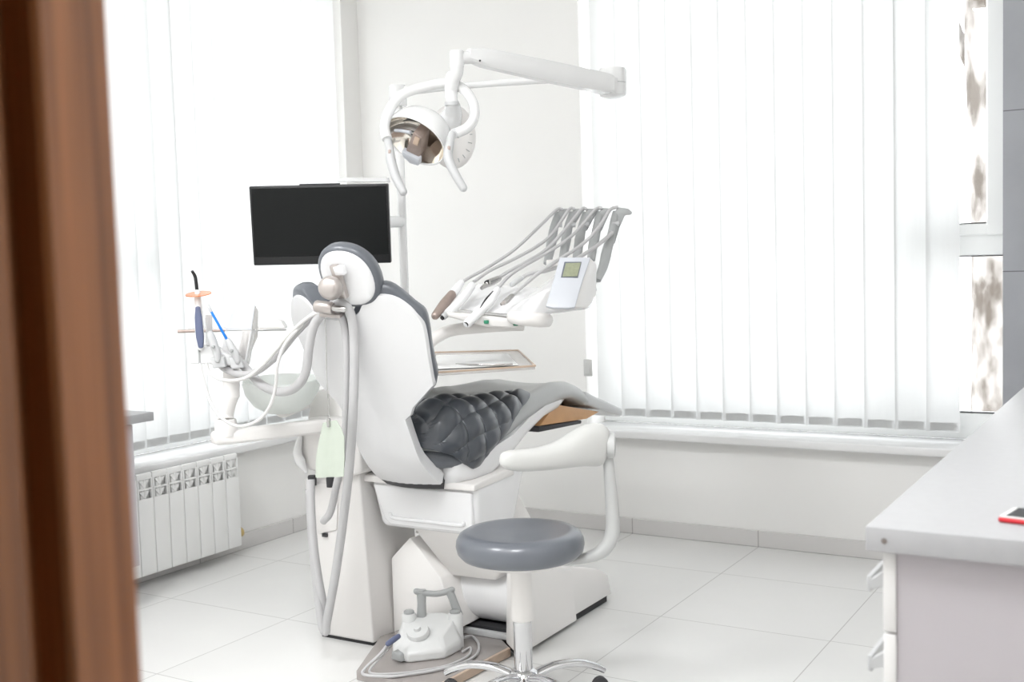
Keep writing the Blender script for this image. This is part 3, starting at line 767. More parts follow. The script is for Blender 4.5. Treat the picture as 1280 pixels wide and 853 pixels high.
# swivel arm for the assistant's instruments, joined under the top of the tower
A1 = tx(418, 531, 2.95); A0 = dp(283, 546.5, 3.62)
bm = bmesh.new()
dirv = (A1 - A0).normalized()
def sect(p, w, h, dz=0): 
    side = V((-dirv.y, dirv.x, 0)).normalized()
    return [p + side * (w * sx) + V((0, 0, h * sz + dz)) for sx, sz in ((-1, -.6), (-.6, -1), (.6, -1), (1, -.6), (1, .6), (.7, 1), (-.7, 1), (-1, .6))]
add_loft(bm, [sect(A0 - dirv * .045, .018, .016), sect(A0 - dirv * .035, .03, .021), sect(A0 + dirv * .02, .034, .022), sect(A0.lerp(A1, .5), .032, .022), sect(A1, .033, .022)])
arm = link('swivel_arm', bm, WARMW, tower, 50)
link('arm_seam', sweep([A0 + V((-.02, -.0, -.019)) - dirv * .02, A0.lerp(A1, .5) + V((.0, -.033, -.019)), A1 + V((0, -.034, -.019))], .0022, n=6, smooth=1), GREYP, arm)
pb = A0 + V((0, 0, .034))
link('arm_post', lathe([(0, -.03), (.036, -.03), (.036, .0), (.033, .022), (.030, .024), (0, .024)], pb, n=24), WARMW, tower, 50)
# crooked elbow and upright up to the instrument head
up0 = pb + V((0, 0, .022)); up1 = dp(284, 505, 3.62); up2 = dp(289, 494, 3.62); up3 = dp(289, 456, 3.62)
el = link('arm_elbow', sweep([up0, dp(282, 518, 3.62), dp(286, 503, 3.62), dp(290, 492, 3.62)], [.026, .026, .0245, .026], n=18, smooth=5), WARMW, tower, 60)
link('upright', sweep([dp(289, 497, 3.62), dp(289, 476, 3.62), dp(289, 456, 3.62)], [.027, .027, .026], n=20, smooth=1), WARMW, tower, 50)
# instrument head: white block, keypad console
def blk(q, d, th, bev):                              # a slab from a photo outline at depth d with thickness th away from the camera
    fw = V((CF.x, CF.y, 0)).normalized()
    a = [dp(x, y, d) for x, y in q]; return prism(a, [p + fw * th for p in a], bev, 3)
hd = link('instrument_head', blk([(236, 433), (262, 433), (306, 452), (304, 459), (268, 456), (236, 455)], 3.56, .075, .006), GLOSSW, tower, 50)
link('head_slot', blk([(247, 434), (250, 434), (250, 455), (248, 455)], 3.557, .01, .0005), GREYP, hd, None)
fw = V((CF.x, CF.y, 0)).normalized()
c0 = [dp(x, y, 3.58) for x, y in ((281, 413), (315, 413), (307, 456), (276, 452))]
kb = blk([(281, 413), (315, 413), (307, 458), (274, 456)], 3.58, .06, .004)
con = link('keypad_console', kb, GLOSSW, tower, 40)
tp = [dp(281, 413, 3.575), dp(315, 413, 3.575), dp(319.5, 381, 3.66), dp(292.5, 381, 3.66)]
bt = [dp(281, 416, 3.66), dp(315, 416, 3.66), dp(322, 386, 3.72), dp(295, 386, 3.72)]
link('console_wedge', prism(tp, bt, .004, 2), GLOSSW, con, 40)
nrm = (tp[1] - tp[0]).cross(tp[3] - tp[0]).normalized()
if nrm.dot(CF) > 0: nrm = -nrm
cen = sum(tp, V((0, 0, 0))) / 4
link('keypad', prism([cen + (p - cen) * .94 + nrm * .0015 for p in tp], [cen + (p - cen) * .94 - nrm * .001 for p in tp], .0004, 1), PALEBLUE, con, 40)
sd = [dp(314, 413, 3.58), dp(319, 381, 3.66), dp(323, 388, 3.72), dp(323, 421, 3.70), dp(309, 453, 3.64), dp(306, 458, 3.58)]
lf = (dp(300, 420, 3.6) - dp(315, 420, 3.6)).normalized()
link('console_side', prism(sd, [p + lf * .03 for p in sd], .003, 2), WARMW, con, 40)
# holders with square caps
for q in ([(262, 447), (279, 446), (282, 459), (266, 461)], [(285, 447), (300, 446), (305, 460), (289, 462)]):
    link('holder_cap', blk(q, 3.535, .028, .004), LGREY, tower, 40)
# small shelf behind the console with its light edge
z = at(330, 413, 2, 1.03)
S = [dp(222, 414, 3.78), dp(358, 411, 3.84), dp(352, 408, 4.02), dp(240, 410, 3.98)]
shf = link('side_tray', prism(S, [p - V((0, 0, .007)) for p in S], .002, 2), TRAYTOP, tower, 40)
link('tray_edge', sweep([dp(222, 414.5, 3.775), dp(243, 414, 3.785), dp(283, 413.3, 3.80)], [(.0050, .0055), (.0046, .0050), (.003, .003)], n=8, smooth=1), TAUPE, shf)
link('tray_edge', sweep([dp(322, 413, 3.82), dp(357, 411.8, 3.835)], .0020, n=8, smooth=1), GREYP, shf)
link('tray_support', sweep([dp(300, 416, 3.88), dp(306, 440, 3.82), dp(300, 455, 3.72), dp(291, 462, 3.62)], .014, n=12), WARMW, tower)
# spittoon bowl on its curved neck
bc = dp(352, 480, 3.80)
link('spittoon_bowl', lathe([(.02, -.098), (.055, -.094), (.095, -.070), (.122, -.030), (.130, .006), (.127, .016), (.120, .012), (.110, -.022), (.085, -.058), (.05, -.078), (.0, -.082)], bc, (.03, -.05, 1), n=40), BOWL, tower, 60)
link('bowl_neck', add_loft(bmesh.new(), [[tx(*p, 2.96) + V((0, dy, 0)) for p, dy in (((385, 524), 0), ((436, 524), 0), ((436, 524), .26), ((385, 524), .26))],
      [tx(*p, 2.98) + V((0, dy, 0)) for p, dy in (((388, 510), 0), ((432, 512), 0), ((432, 512), .22), ((388, 510), .22))],
      [tx(*p, 3.0) + V((0, dy, 0)) for p, dy in (((392, 498), 0), ((418, 496), 0), ((418, 496), .16), ((392, 498), .16))],
      [tx(*p, 3.02) + V((0, dy, 0)) for p, dy in (((398, 488), 0), ((414, 484), 0), ((414, 484), .10), ((398, 488), .10))]]), WARMW, tower, 50)
link('neck_arm', sweep([tx(410, 500, 3.06), tx(400, 497, 3.12), tx(380, 500, 3.15), bc + V((0, 0, -.085))], [.04, .04, .036, .03], n=16), WARMW, tower, 60)
# hoses coming out of the tower and looping up out of sight
link('water_hose', sweep([dp(388, 600, 3.60), dp(389, 640, 3.595), dp(393, 690, 3.60), dp(400, 735, 3.61), dp(406, 765, 3.63)], .0135, n=14), HOSE, tower, 70)

# white cups and glove box heap on the side tray
for i, (px, py, d, r, h) in enumerate(((331, 411, 3.90, .020, .042), (344, 410.5, 3.93, .020, .032))):
    pass
tr = tag(link('cotton_roll_box', blk([(323, 411), (357, 410.5), (352, 402), (345, 399), (334, 400), (327, 398), (323, 402)], 3.88, .05, .004), PAPER, None, 50), 'small white dispenser on the thin side tray behind the keypad console', 'dispenser')

# ================================================================== INSTRUMENTS ON THE LEFT
# curing light with orange shield
b = dp(249, 433, 3.55)
t = thing('curing_light', b, 'slim white curing light with a black tip and round orange shield', 'curing light')
ax = (dp(246, 372, 3.55) - dp(251, 433, 3.55))
bt_, tp_ = dp(250.5, 434, 3.55), dp(247, 371, 3.55)
axn = (tp_ - bt_).normalized()
link('body', sweep([bt_, bt_.lerp(tp_, .3), bt_.lerp(tp_, .7), tp_], [.0115, .014, .0135, .010], n=20, smooth=4, roundcap=True), GLOSSW, t, 60)
q = [bt_.lerp(tp_, v) for v in (.01, .4, .78)]
vw = V((CF.x, CF.y, 0)).normalized()
link('grip', sweep([q[0] - vw * .0095 + CR * .004 , q[1] - vw * .0115 + CR * .0025, q[2] - vw * .0105 + CR * .0015], [(.0085, .005), (.0125, .006), (.0125, .006), (.0115, .006), (.008, .005)], n=16, smooth=6, up=vw, roundcap=True), GRIP, t, 60)
link('shield', lathe([(.006, -.0012), (.040, -.0016), (.0405, 0), (.040, .0012), (.006, .0014)], dp(248, 367.5, 3.55), axn + vw * -.26, n=36), ORANGE, t, 60)
link('collar', lathe([(0, -.01), (.0085, -.01), (.0085, .009), (.007, .011), (0, .011)], dp(247, 367, 3.55), axn, n=18), GLOSSW, t, 50)
link('light_guide', sweep([dp(246.5, 366, 3.55), dp(245, 352, 3.55), dp(243.5, 345, 3.55), dp(240, 339, 3.54)], [.0058, .0056, .0054, .0046], n=14, smooth=5), BLACK, t, 60)
link('cord', sweep([dp(250, 455, 3.55), dp(254, 474, 3.53), dp(262, 500, 3.5), dp(275, 521, 3.46), dp(298, 533, 3.42), dp(322, 526, 3.40), dp(338, 507, 3.38), dp(345, 480, 3.36), dp(347, 455, 3.34), dp(358, 428, 3.34), dp(382, 402, 3.33), dp(398, 390, 3.31)], .0052, n=10, smooth=8), HOSEL, t, 70)
# spare clear sleeve behind
t = tag(link('suction_sleeve', blk([(256, 394), (264, 394), (264.5, 432), (257, 432)], 3.60, .018, .004), CLEARP, None, 50), 'pale translucent sleeve standing between the curing light and grey suction handle', 'suction handle')
# two suction handpieces with thick hoses draped over the headrest joint
def suction(label, body, cap, hose, rad, tip=None):
    t = thing('suction_handpiece', body[0][0], label, 'suction handle')
    link('handle', sweep([p for p, r in body], [r for p, r in body], n=18, smooth=5, roundcap=True), LGREY, t, 60)
    link('valve', lathe([(0, -.004), (.005, -.004), (.005, .006), (.0035, .0075), (0, .0075)], body[1][0].lerp(body[2][0], .3) - vw * .014, -vw, n=12), GREYP, t, 50)
    link('hose', sweep(hose, rad, n=14, smooth=8), HOSE, t, 75)
    if tip: link('tip', sweep(tip, .0042, n=12, smooth=1, roundcap=True), BLUE, t, 60)['label'] = 'bright blue suction tube'
    return t
d = 3.535
suction('grey suction handle without a tip, beside the curing light', [(dp(263, 419, d), .0125), (dp(267, 430, d), .0135), (dp(271, 441, d), .0125), (dp(272, 450, d), .010)], None,
        [dp(272, 452, 3.56), dp(281, 461, 3.58), dp(300, 468, 3.54), dp(318, 466, 3.50), dp(345, 446, 3.42), dp(372, 414, 3.36), dp(396, 391, 3.305), dp(412, 385, 3.28), dp(424, 390, 3.27), dp(431, 410, 3.28), dp(433, 440, 3.295), dp(433, 500, 3.33), dp(430, 560, 3.38), dp(421, 605, 3.44), dp(413, 640, 3.50), dp(404, 652, 3.54)], .0115)
s2 = suction('grey suction handle with a long blue tube pointing up', [(dp(285.5, 427, d), .0095), (dp(290, 436, d), .0125), (dp(294, 443, d), .0125), (dp(297, 452, d), .009)], None,
        [dp(300, 452, 3.56), dp(312, 466, 3.57), dp(328, 482, 3.52), dp(350, 490, 3.46), dp(370, 484, 3.40), dp(382, 465, 3.36), dp(386, 435, 3.33), dp(392, 408, 3.31), dp(404, 392, 3.29), dp(420, 379, 3.26), dp(433, 383, 3.25), dp(441, 405, 3.26), dp(443, 450, 3.28), dp(441, 520, 3.32), dp(437, 580, 3.38), dp(429, 650, 3.46), dp(419, 720, 3.54), dp(409, 775, 3.60), dp(407, 790, 3.615), dp(402, 778, 3.62), dp(396, 730, 3.615), dp(390, 670, 3.605), dp(387, 612, 3.60)], .0140,
        [dp(285.5, 428, d), dp(262.5, 387, d - .01)])
link('tip_filter', sweep([dp(263.5, 389, d - .01), dp(260.5, 383, d - .01)], .0052, n=12, smooth=1, roundcap=True), CLEARP, s2, 60)
# thin air line from the head to the same loop
tag(link('air_hose', sweep([dp(258, 456, 3.56), dp(262, 466, 3.53), dp(274, 474, 3.50), dp(292, 476, 3.47), dp(312, 470, 3.44), dp(335, 450, 3.40), dp(360, 420, 3.35), dp(384, 398, 3.31), dp(403, 389, 3.28)], .0058, n=10), HOSEL, None, 70), 'thin pale hose running from the left instrument head up to the headrest joint', 'hose')

# bib chain and folded bib hanging from the headrest joint
ca = dp(406, 398, 3.24); cb = V((ca.x + .0, ca.y, dp(411, 526, 3.24).z))
bm = bmesh.new(); n = 62
for i in range(n):
    bmesh.ops.create_icosphere(bm, subdivisions=1, radius=.0022, matrix=Matrix.Translation(ca.lerp(cb, i / (n - 1)) + V((math.sin(i * .16) * .0025, 0, 0))))
add_sweep(bm, [ca, ca.lerp(cb, .33) + V((.002, 0, 0)), ca.lerp(cb, .66) + V((-.002, 0, 0)), cb], .0007, n=6)
ch = tag(link('bib_chain', bm, STEEL, None, 60), 'thin metal ball chain hanging from the headrest joint', 'chain')
cc = V((cb.x, cb.y, cb.z))
link('bib_clip', box((cc.x - .005, cc.y - .006, cc.z - .022), (cc.x + .005, cc.y + .004, cc.z + .004), .0025, 2), STEEL, ch, 40)
c2 = dp(441, 437, 3.23)
yb = cb.y
bo = [at(x, y, 1, yb) for x, y in ((403.5, 529), (412, 527), (420.5, 525.5), (426, 535), (429.5, 546), (429.8, 570), (429, 596), (412, 597), (393.5, 597.5), (395, 575), (398, 560), (401, 543))]
bm0 = [(p.x, p.z) for p in bo]
def mapbib(x, z, off):
    return V((x, yb + .006 * math.sin((x - bo[0].x) * 95) * (1 - (z - bo[7].z) / .2) + off, z))
tag(link('patient_bib', panel(bm0, mapbib, .012, (0, .0022)), BIB, None, 40), 'folded pale green paper bib clipped to the ball chain', 'bib')

# ================================================================== MONITOR ON ITS POLE
M_ = {k: v for k, v in zip(('tl', 'tr', 'bl', 'br'), (dp(308, 234, 3.88), dp(484.5, 229, 3.88), dp(320, 331.5, 3.93), dp(489.5, 329.5, 3.93)))}
# a true rectangle fitted to those corners
cx = (M_['tl'] + M_['tr'] + M_['bl'] + M_['br']) / 4
vx = ((M_['tr'] - M_['tl']) + (M_['br'] - M_['bl'])).normalized(); vy = ((M_['tl'] - M_['bl']) + (M_['tr'] - M_['br'])); vy = (vy - vx * vy.dot(vx)).normalized()
w = ((M_['tr'] - M_['tl']).length + (M_['br'] - M_['bl']).length) / 2; h = ((M_['tl'] - M_['bl']).length + (M_['tr'] - M_['br']).length) / 2
MM = frame(cx, vx, vy); out_ = vx.cross(vy)
if out_.dot(CF) > 0: raise SystemExit('screen faces away')
t = thing('monitor', cx - V((0, 0, h / 2)), 'black flat monitor tilted on an arm behind the treatment chair', 'monitor')
bz = link('bezel', box((-w / 2, -h / 2, -.028), (w / 2, h / 2, 0), .004, 2, MM), BLACK, t, 40)
link('screen', box((-w / 2 + .007, -h / 2 + .030, -.002), (w / 2 - .007, h / 2 - .008, .0012), .0004, 1, MM), SCREEN, t, None)
link('chin', box((-w / 2 + .004, -h / 2 + .003, -.002), (w / 2 - .004, -h / 2 + .0285, .0016), .0006, 1, MM), BLACK, t, None)
link('top_bar', box((-w * .14, h / 2 - .002, -.024), (w * .15, h / 2 + .004, -.006), .001, 1, MM), DARK, t, None)
link('back_case', box((-w * .28, -h * .30, -.062), (w * .28, h * .28, -.026), .012, 3, MM), BLACK, t, 40)
link('mount_plate', box((-.05, -.05, -.075), (.05, .05, -.060), .004, 2, MM), GREYP, t, 40)

# ================================================================== OPERATING LAMP on pole with two-piece arm
PX_, PY_ = -2.66, 3.50
lb = thing('operating_lamp', (PX_, PY_, .70), 'white overhead operating lamp with a mirrored head on a jointed arm', 'lamp')
pt = dp(497, 113, (V((PX_, PY_, 1.9)) - CC).dot(CF))
PX_, PY_ = pt.x, pt.y
link('pole', lathe([(0, .55), (.016, .55), (.016, pt.z - .03), (0, pt.z - .03)], (PX_, PY_, 0), n=20), GLOSSW, lb, 50)
link('monitor_bracket', sweep([V((PX_, PY_, cx.z + .02)), (V((PX_, PY_, cx.z + .02)) + (cx - out_ * .075)) / 2 + V((0, .03, 0)), cx - out_ * .070], [(.018, .022)] * 3, n=14, smooth=6, up=(0, 0, 1)), GLOSSW, lb, 50)
# cable box seen above the monitor edge
bp = [dp(420, 227, 4.10), dp(484, 227, 4.10), dp(482, 221, 4.14), dp(424, 222, 4.14)]
link('arm_cover', prism(bp, [p + V((-.02, .05, 0)) for p in bp], .004, 2), GLOSSW, lb, 40)
EL = dp(768, 104, 4.05)
rt = dp(505, 109, (pt - CC).dot(CF))
link('pole_cap', lathe([(0, -.05), (.032, -.05), (.034, -.045), (.034, .02), (.028, .03), (0, .03)], (PX_, PY_, pt.z - .01), n=24), GLOSSW, lb, 50)
link('rear_arm', sweep([V((PX_, PY_, pt.z - .004)), dp(580, 107, (pt - CC).dot(CF) * .6 + 4.05 * .4 + .02), dp(690, 98.5, 4.07), dp(768, 95, 4.06)], [(.017, .019), (.014, .012), (.016, .016), (.026, .022)], n=16, smooth=8, up=(0, 0, 1)), GLOSSW, lb, 60)
link('elbow', lathe([(0, -.052), (.030, -.052), (.046, -.044), (.049, -.030), (.049, .044), (.044, .052), (0, .054)], dp(766, 104, 4.05), (0, 0, 1), n=30), GLOSSW, lb, 40)
link('elbow_cap', sweep([dp(745, 105, 4.0), dp(768, 108, 4.02)], [(.02, .034), (.03, .034)], n=14, smooth=1, up=(0, 0, 1)), GLOSSW, lb, 50)
link('elbow_ring', lathe([(0, -.0012), (.0495, -.0012), (.0495, .0012), (0, .0012)], dp(766, 104.5, 4.05), n=30), GREYP, lb, 40)
# front arm: box beam from the elbow to the lamp neck
a0, a1 = dp(588, 69, 3.66), dp(762, 106, 4.0)
dv = (a1 - a0).normalized(); sv = dv.cross(V((0, 0, 1))).normalized(); uv = sv.cross(dv)
def bs(p, w_, h_): return [p + sv * (w_ * c) + uv * (h_ * s) for c, s in ((-1, -.7), (-.7, -1), (.7, -1), (1, -.7), (1, .7), (.7, 1), (-.7, 1), (-1, .7))]
fa = link('front_arm', add_loft(bmesh.new(), [bs(a0 - dv * .01, .016, .018), bs(a0 + dv * .02, .024, .024), bs(a0 + dv * .05, .026, .029), bs(a0.lerp(a1, .5), .026, .034), bs(a1 - dv * .03, .028, .034), bs(a1, .028, .030)]), GLOSSW, lb, 40)
for (px, py) in ((600, 76), (595, 74.5)):
    link('arm_screw', lathe([(0, 0), (.0035, 0), (.0035, .003), (0, .003)], dp(px, py, 3.655) - sv * .0, -V((CF.x, CF.y, 0)), n=10), DARK, fa)
k0 = dp(571, 73, 3.64)
link('neck_joint', lathe([(0, -.028), (.022, -.028), (.0235, -.024), (.0235, .018), (.021, .024), (0, .024)], k0, n=24), GLOSSW, lb, 40)
link('neck_bridge', sweep([k0, a0 + dv * .03], [(.020, .020), (.021, .022)], n=16, smooth=1, up=(0, 0, 1)), GLOSSW, lb, 50)
link('neck', sweep([dp(571, 81, 3.64), dp(571, 90, 3.65), dp(568, 99, 3.67), dp(566, 110, 3.69)], [.022, .021, .019, .018], n=20, smooth=5), GLOSSW, lb, 60)
link('neck_post', sweep([dp(565, 96, 3.70), dp(564, 112, 3.70), dp(565, 130, 3.70)], [.021, .022, .019], n=20, smooth=3, roundcap=True), GLOSSW, lb, 60)
# lamp head
hc = dp(523, 170, 3.70)
hax = V((-.10, -.74, -.66)).normalized()             # the way it shines
hx_ = CR - hax * CR.dot(hax); hx_.normalize()
sh_ = link('lamp_housing', lathe([(.111, .026), (.114, .020), (.113, .008), (.108, -.020), (.092, -.056), (.062, -.080), (.03, -.090), (0, -.092)], hc, hax, n=44, sx=.86, xdir=hx_, cap=False), GLOSSW, lb, 60)
link('reflector', lathe([(.1105, .0235), (.104, .012), (.086, -.014), (.058, -.034), (.03, -.044), (0, -.047)], hc, hax, n=44, sx=.86, xdir=hx_, cap=False), MIRROR, lb, 60)
link('rim', sweep([hc + hax * .025 + hx_ * (.1105 * math.cos(a)) + hax.cross(hx_) * (.86 * .1105 * math.sin(a)) for a in [2 * math.pi * k / 48 for k in range(49)]], .0032, n=8, smooth=1), GLOSSW, lb, 60)
# bulb holder in front of the mirror: taupe stem, grey block and cap
bx = hax.cross(hx_)
ML = frame(hc + hax * .005, hx_, bx)
zd = 1 if (ML.to_3x3() @ V((0, 0, 1))).dot(hax) > 0 else -1
yd = 1 if bx.z > 0 else -1
def HL(x, y, z_): return hc + hx_ * x + bx * (y * yd) + hax * z_
bh = link('bulb_holder', prism([HL(-.030, -.046, .040), HL(.020, -.058, .040), HL(.032, .028, .030), HL(.000, .040, .030)], [HL(-.030, -.046, -.02), HL(.020, -.058, -.02), HL(.032, .028, -.03), HL(.0, .040, -.03)], .005, 2), TAUPE, lb, 40)
link('bulb_cap', prism([HL(-.040, -.040, .052), HL(.026, -.052, .052), HL(.022, -.085, .050), HL(-.012, -.088, .050), HL(-.038, -.068, .050)], [HL(-.040, -.040, .026), HL(.026, -.052, .026), HL(.022, -.085, .024), HL(-.012, -.088, .024), HL(-.038, -.068, .024)], .006, 3), PALEBLUE, bh, 40)
link('bulb_window', prism([HL(.000, .0, .042), HL(.020, -.004, .042), HL(.026, .026, .036), HL(.008, .030, .036)], [HL(.0, .0, .036), HL(.02, -.004, .036), HL(.026, .026, .030), HL(.008, .030, .030)], .002, 1), TANEDGE, bh, 40)
link('holder_clip', sweep([HL(-.075, .008, .018), HL(-.05, .022, .024), HL(-.01, .036, .030)], .006, n=10), PALEBLUE, bh, 60)
# round rear cover with moulded ticks
rc_ = dp(566, 171, 3.80); rax = V((.62, -.78, -.10)).normalized()
rcv = link('rear_cover', lathe([(0, .020), (.05, .018), (.085, .010), (.103, -.002), (.108, -.014), (.105, -.024), (0, -.026)], rc_, rax, n=44, sx=.74, xdir=(0, 0, 1)), WARMW, lb, 60)
rb = rax.cross(V((0, 0, 1))).normalized()
for k in range(9):
    a = -2.3 + k * .34
    p = rc_ + V((0, 0, 1)) * (.082 * math.sin(a)) * 1.0 - rb * (.058 * math.cos(a)) + rax * .0115
    link('tick', box((-.007, -.0012, -.0006), (.007, .0012, .0012), 0, 1, frame(p, -rb * math.cos(a) + V((0, 0, 1)) * math.sin(a), rax.cross(-rb * math.cos(a) + V((0, 0, 1)) * math.sin(a)))), GREYP, rcv, None)
link('head_joint', sweep([dp(565, 128, 3.70), dp(566, 140, 3.74), dp(562, 152, 3.77)], [.022, .030, .04], n=18), GLOSSW, lb, 60)
link('joint_collar', lathe([(0, -.006), (.024, -.006), (.024, .006), (0, .006)], dp(565, 130, 3.70), n=20), LGREY, lb, 40)
# yoke round the head and a grip on each side
yk = link('yoke', sweep([dp(484, 174, 3.61), dp(481, 158, 3.635), dp(487, 138, 3.66), dp(502, 119, 3.68), dp(528, 109, 3.70), dp(556, 104, 3.71), dp(577, 110, 3.70), dp(590, 126, 3.67), dp(593, 145, 3.64), dp(585, 159, 3.61), dp(570, 167, 3.60)], [(.0165, .0165)] * 3, n=16, smooth=8, up=(.3, -.5, .3)), GLOSSW, lb, 70)
link('yoke_pivot', lathe([(0, -.012), (.014, -.012), (.015, -.008), (.015, .012), (0, .014)], dp(568, 167, 3.60), -V((CF.x, CF.y, 0)), n=18), LGREY, yk, 40)
for pts in ([dp(484, 172, 3.62), dp(487, 186, 3.60), dp(489, 202, 3.59), dp(495, 222, 3.58), dp(504, 240, 3.57)], [dp(565, 168, 3.59), dp(562, 182, 3.57), dp(560, 196, 3.56), dp(566, 212, 3.55), dp(579, 235, 3.54)]):
    g = link('grip', sweep(pts, [(.012, .012), (.0135, .0135), (.0155, .0155), (.015, .015), (.013, .013)], n=16, smooth=6, roundcap=True), LGREY, lb, 70)
    link('grip_button', box((-.005, -.008, -.006), (.005, .008, .006), .003, 2, frame(pts[1].lerp(pts[2], .3) - V((CF.x, CF.y, 0)) * .011, CR, CU)), TAUPE, g, 40)

# ================================================================== DELIVERY UNIT over the lap
du = thing('delivery_unit', dp(640, 400, 3.85), 'white instrument delivery unit with grey whip arms and a small display, right of the chair', 'delivery unit')
def Z(zx, zy): return (520 + zx / 4.56, 240 + zy / 4.56)
def zp(zx, zy, d): return dp(*Z(zx, zy), d)
# housing: sloping top wedge between a front lip and the back block
fr = [zp(215, 668, 3.72), zp(545, 696, 3.60), zp(645, 700, 3.60), zp(742, 655, 3.66), zp(980, 668, 3.86), zp(1028, 590, 3.95)]
top = [zp(330, 522, 3.90), zp(560, 600, 3.66), zp(590, 640, 3.63), zp(720, 535, 3.72), zp(800, 470, 3.84), zp(1010, 400, 4.02)]
bm = bmesh.new()
A = [zp(210, 672, 3.74), zp(300, 560, 3.86), zp(345, 520, 3.98), zp(330, 600, 4.05), zp(230, 690, 3.95)]
B = [zp(540, 698, 3.60), zp(585, 632, 3.66), zp(720, 545, 3.80), zp(720, 640, 4.0), zp(600, 710, 3.82)]
C_ = [zp(660, 704, 3.62), zp(735, 560, 3.68), zp(790, 468, 3.86), zp(820, 600, 4.06), zp(720, 705, 3.84)]
D_ = [zp(975, 670, 3.80), zp(1000, 480, 3.82), zp(1010, 400, 3.92), zp(1034, 560, 4.10), zp(1000, 660, 3.98)]
add_loft(bm, [A, B, C_, D_])
hs = link('housing', bm, SHELLW, du, 25); bevmod(hs, .008, 3, 25)
# front lip, handle, knobs
lp = link('front_lip', blk([Z(170, 684), Z(550, 722), Z(620, 752), Z(618, 776), Z(400, 770), Z(180, 712)], 3.62, .10, .006), WARMW, du, 40)
link('handle', sweep([zp(545, 712, 3.60), zp(600, 722, 3.56), zp(700, 730, 3.58), zp(752, 732, 3.64)], [(.016, .021), (.018, .022), (.019, .024), (.017, .022)], n=18, smooth=6, up=(0, 0, 1), roundcap=True), WARMW, du, 60)
for zx, zy in ((401, 742), (568, 753)):
    link('green_knob', box((-.008, -.006, -.007), (.008, .006, .007), .0025, 2, frame(zp(zx, zy, 3.61), CR, CU)), GREEN, du, 40)['label'] = 'small green knob under the front lip'
link('support_arm', sweep([zp(60, 870, 3.66), zp(120, 826, 3.68), zp(200, 790, 3.72), zp(330, 775, 3.74), zp(480, 764, 3.76), zp(610, 762, 3.78)], [.022, .021, .02, .02, .02, .018], n=18), WARMW, du, 60)
link('column', sweep([zp(-120, 1010, 3.80), zp(-60, 940, 3.74), zp(60, 870, 3.66)], [.024, .023, .022], n=16), WARMW, du, 60)
# console with display
cf = [zp(820, 372, 3.66), zp(995, 372, 3.66), zp(945, 520, 3.61), zp(906, 655, 3.56), zp(870, 662, 3.558), zp(780, 660, 3.558), zp(741, 650, 3.56)]
cn = (cf[1] - cf[0]).cross(cf[6] - cf[0]).normalized()
if cn.dot(CF) > 0: cn = -cn
con = link('console', prism(cf, [p - cn * .012 for p in cf], .003, 2), PALEBLUE, du, 40)
cb_ = [zp(825, 376, 3.672), zp(998, 372, 3.672), zp(1034, 410, 3.80), zp(1034, 590, 3.84), zp(985, 662, 3.76), zp(905, 660, 3.575), zp(742, 655, 3.575)]
bm = prism([zp(997, 374, 3.67), zp(1030, 410, 3.80), zp(1030, 590, 3.82), zp(982, 664, 3.74), zp(906, 658, 3.572)], [zp(830, 374, 3.67), zp(860, 410, 3.80), zp(860, 590, 3.82), zp(820, 664, 3.74), zp(745, 652, 3.572)], .006, 2)
link('console_back', bm, WARMW, con, 40)
def cpt(zx, zy, off):                                 # a point on the console face
    d = ray(*Z(zx, zy)); tt = (cf[0] - CC).dot(cn) / d.dot(cn); return CC + d * tt + cn * off
link('display_frame', prism([cpt(846, 400, .0012) , cpt(944, 400, .0012), cpt(923, 489, .0012), cpt(826, 489, .0012)], [cpt(846, 400, -.001), cpt(944, 400, -.001), cpt(923, 489, -.001), cpt(826, 489, -.001)]), LCDFRAME, con, None)
link('display', prism([cpt(854, 409, .0022), cpt(939, 406, .0022), cpt(919, 484, .0022), cpt(834, 485, .0022)], [cpt(854, 409, .0), cpt(939, 406, .0), cpt(919, 484, .0), cpt(834, 485, .0)]), LCD, con, None)['label'] = 'small olive display'
# whip arms: five grey hooked blades
def whip(pts, tip, d, gus):
    bm = bmesh.new()
    add_sweep(bm, [zp(x, y, d + e) for x, y, e in pts], [(.0075, .012), (.0075, .015), (.009, .018), (.008, .014)], n=12, smooth=6, up=CR)
    a = [zp(x, y, d + .0) for x, y in gus]
    add_prism(bm, [p - vw * .009 for p in a], [p + vw * .009 for p in a], .003, 2)
    return link('whip_arm', bm, GREYP, du, 50)
W5 = [
    ([(812, 118, 0), (796, 170, -.01), (782, 230, -.02), (765, 330, -.05), (748, 410, -.10)], 0, 4.12, [(826, 96), (880, 96), (868, 112), (812, 200), (786, 206), (796, 150), (808, 118)]),
    ([(892, 118, 0), (876, 170, -.01), (862, 230, -.02), (852, 300, -.05), (835, 390, -.10)], 0, 4.10, [(902, 96), (972, 97), (950, 114), (890, 210), (862, 216), (874, 150), (886, 118)]),
    ([(968, 118, 0), (954, 170, -.01), (940, 230, -.02), (928, 300, -.05), (912, 400, -.10)], 0, 4.08, [(978, 94), (1050, 96), (1034, 112), (976, 220), (946, 232), (954, 150), (964, 118)]),
    ([(1050, 116, 0), (1036, 170, -.01), (1024, 240, -.02), (1008, 310, -.05), (998, 390, -.10)], 0, 4.06, [(1060, 92), (1120, 96), (1106, 114), (1058, 220), (1024, 248), (1034, 150), (1044, 116)]),
    ([(1140, 114, 0), (1128, 170, -.01), (1116, 240, -.02), (1090, 330, -.05), (1066, 430, -.10), (1032, 505, -.16)], 0, 4.04, [(1150, 88), (1208, 96), (1232, 116), (1226, 130), (1190, 134), (1160, 200), (1132, 296), (1106, 300), (1118, 200), (1130, 118)]),
]
